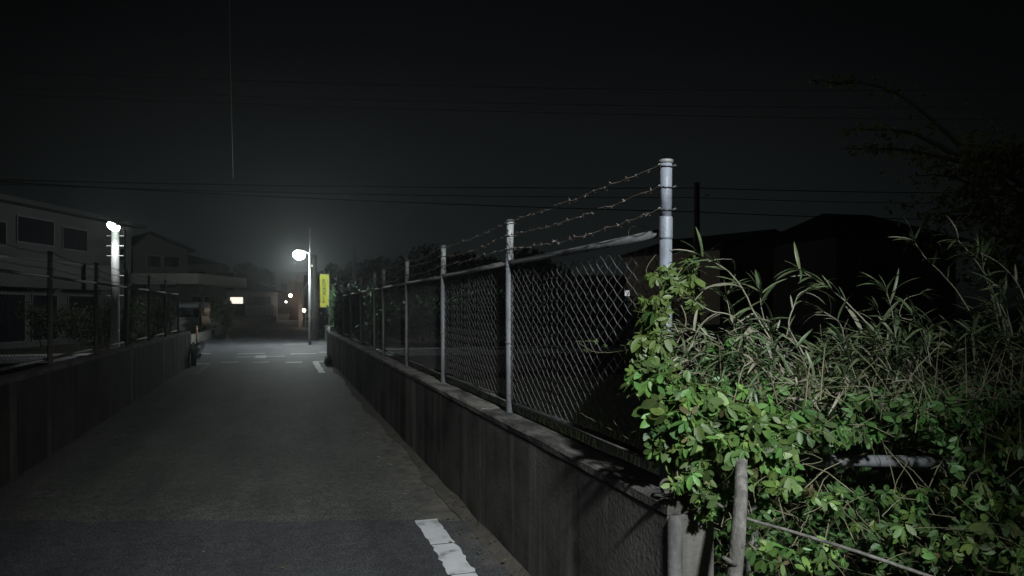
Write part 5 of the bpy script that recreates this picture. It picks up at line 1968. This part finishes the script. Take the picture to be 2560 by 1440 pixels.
def shrub(name, label, cx, cy, rx, ry, h_, n, size, m='hedge', cat='shrub', z0=0.0, clumps=10):
    r = empty(name, (cx, cy, z0))
    tag(r, label, cat)
    b = MB()
    for k in range(clumps):
        q = Vector((rr.uniform(-0.8, 0.8) * rx, rr.uniform(-0.7, 0.7) * ry, h_ * rr.uniform(0.25, 0.82)))
        leaf_cloud(b, q, (rx * 0.38, ry * 0.5, h_ * 0.24), n // clumps, size, rr, 0.1)
    b.build('foliage', M[m], r, kind='stuff')
    for k in range(4):
        a = rr.uniform(-0.5, 0.5)
        MB().tube([(a * rx, 0, 0), (a * rx * 1.3, rr.uniform(-0.2, 0.2), h_ * 0.5), (a * rx * 1.7, rr.uniform(-0.3, 0.3), h_ * 0.85)], [0.03, 0.02, 0.006], 5).build('stem', M['bark'], r)
    return r


shrub('hedge', 'long dark green hedge behind the guardrail', 10.0, 29.6, 7.5, 1.3, 2.35, 9000, 0.09, cat='hedge', clumps=46)
shrub('shrub', 'green bush hiding the upper right of the yellow banner', 2.30, 31.9, 0.36, 0.6, 2.9, 1700, 0.06)
shrub('shrub', 'green bush right of the yellow banner above the low wall', 3.1, 30.8, 0.85, 1.2, 2.5, 2200, 0.07)
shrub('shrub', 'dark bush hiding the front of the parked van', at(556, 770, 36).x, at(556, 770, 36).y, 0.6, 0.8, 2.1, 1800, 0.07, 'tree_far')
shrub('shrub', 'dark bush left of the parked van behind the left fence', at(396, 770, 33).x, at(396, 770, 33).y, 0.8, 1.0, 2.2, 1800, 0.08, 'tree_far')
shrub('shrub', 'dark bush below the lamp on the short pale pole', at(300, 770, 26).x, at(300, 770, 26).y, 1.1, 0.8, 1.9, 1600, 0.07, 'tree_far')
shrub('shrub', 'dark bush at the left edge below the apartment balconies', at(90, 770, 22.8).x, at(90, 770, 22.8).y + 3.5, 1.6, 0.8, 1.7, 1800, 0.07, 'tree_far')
shrub('weed_clump', 'dark weed clump at the far end of the left wall', -2.2, 20.9, 0.30, 0.3, 0.7, 1400, 0.022, 'hedge', 'weed')
shrub('weed_clump', 'small weed clump at the foot of the far end of the right wall', 1.22, 20.2, 0.10, 0.7, 0.26, 500, 0.022, 'leaf_dull', 'weed')
shrub('fence_creeper', 'dark creeper overgrowing the far end of the right fence', 1.62, 19.6, 0.22, 3.0, 1.2, 4200, 0.05, 'hedge', 'vine', z0=WT, clumps=34)

# rough grass in the fields
gb = MB()
rr = random.Random(12)
for k in range(9000):
    if rr.random() < 0.6:
        x, y = rr.uniform(1.7, 17), rr.uniform(5.5, 21)
    else:
        x, y = rr.uniform(-14, -2.6), rr.uniform(6, 21)
    hh = rr.uniform(0.12, 0.42)
    dx, dy = rr.uniform(-0.12, 0.12), rr.uniform(-0.12, 0.12)
    w_ = rr.uniform(0.004, 0.009)
    gb.add([(x - w_, y, -0.42), (x + w_, y, -0.42), (x + dx * 0.5 + w_ * 0.7, y + dy * 0.5, -0.42 + hh * 0.6), (x + dx, y + dy, -0.42 + hh), (x + dx * 0.5 - w_ * 0.7, y + dy * 0.5, -0.42 + hh * 0.6)], [(0, 1, 2, 3, 4)])
tag(gb.build('field_grass', M['grass']), 'rough dark grass in the fields either side of the lane', 'grass', kind='stuff')

# ------------------------------------------------------------------ haze added to give the lamps halos
hz = MB().box(-960, 960, -70, 1650, -1.5, 12.0).build('haze', None, kind='stuff')
hm = bpy.data.materials.new('halo_haze')
hm.use_nodes = True
hm.node_tree.nodes.clear()
ho = hm.node_tree.nodes.new('ShaderNodeOutputMaterial')
hv = hm.node_tree.nodes.new('ShaderNodeVolumePrincipled')
hv.inputs['Color'].default_value = (0.86, 0.9, 0.92, 1)
hv.inputs['Density'].default_value = 0.0014
hv.inputs['Anisotropy'].default_value = 0.82
hm.node_tree.links.new(hv.outputs[0], ho.inputs['Volume'])
hz.data.materials.append(hm)
tag(hz, 'thin haze added for the lamp halos', 'haze')

# dead leaves and twigs blown against the wall and over the lane
lb_ = MB()
rr = random.Random(77)
for k in range(420):
    if rr.random() < 0.8:
        x, y = 1.29 - abs(rr.gauss(0, 0.13)), 2.6 + rr.random() ** 1.4 * 15
    else:
        x, y = rr.uniform(-2.0, 1.1), 3.2 + rr.random() ** 1.3 * 12
    sz = rr.uniform(0.008, 0.024)
    q = Matrix.Translation((x, y, 0.016 + (0.03 if x > 1.22 else 0))) @ orient(Vector((rr.uniform(-0.5, 0.5), rr.uniform(-0.5, 0.5), 1)), rr.uniform(0, 6.3))
    lb_.add([q @ Vector((-sz, 0, 0)), q @ Vector((0, -sz * 0.45, sz * 0.2)), q @ Vector((sz, 0, 0)), q @ Vector((0, sz * 0.45, sz * 0.2))], [(0, 1, 2, 3)])
tag(lb_.build('leaf_litter', M['leaf_dry']), 'scattered dead leaves along the foot of the right wall', 'leaf litter', kind='stuff')
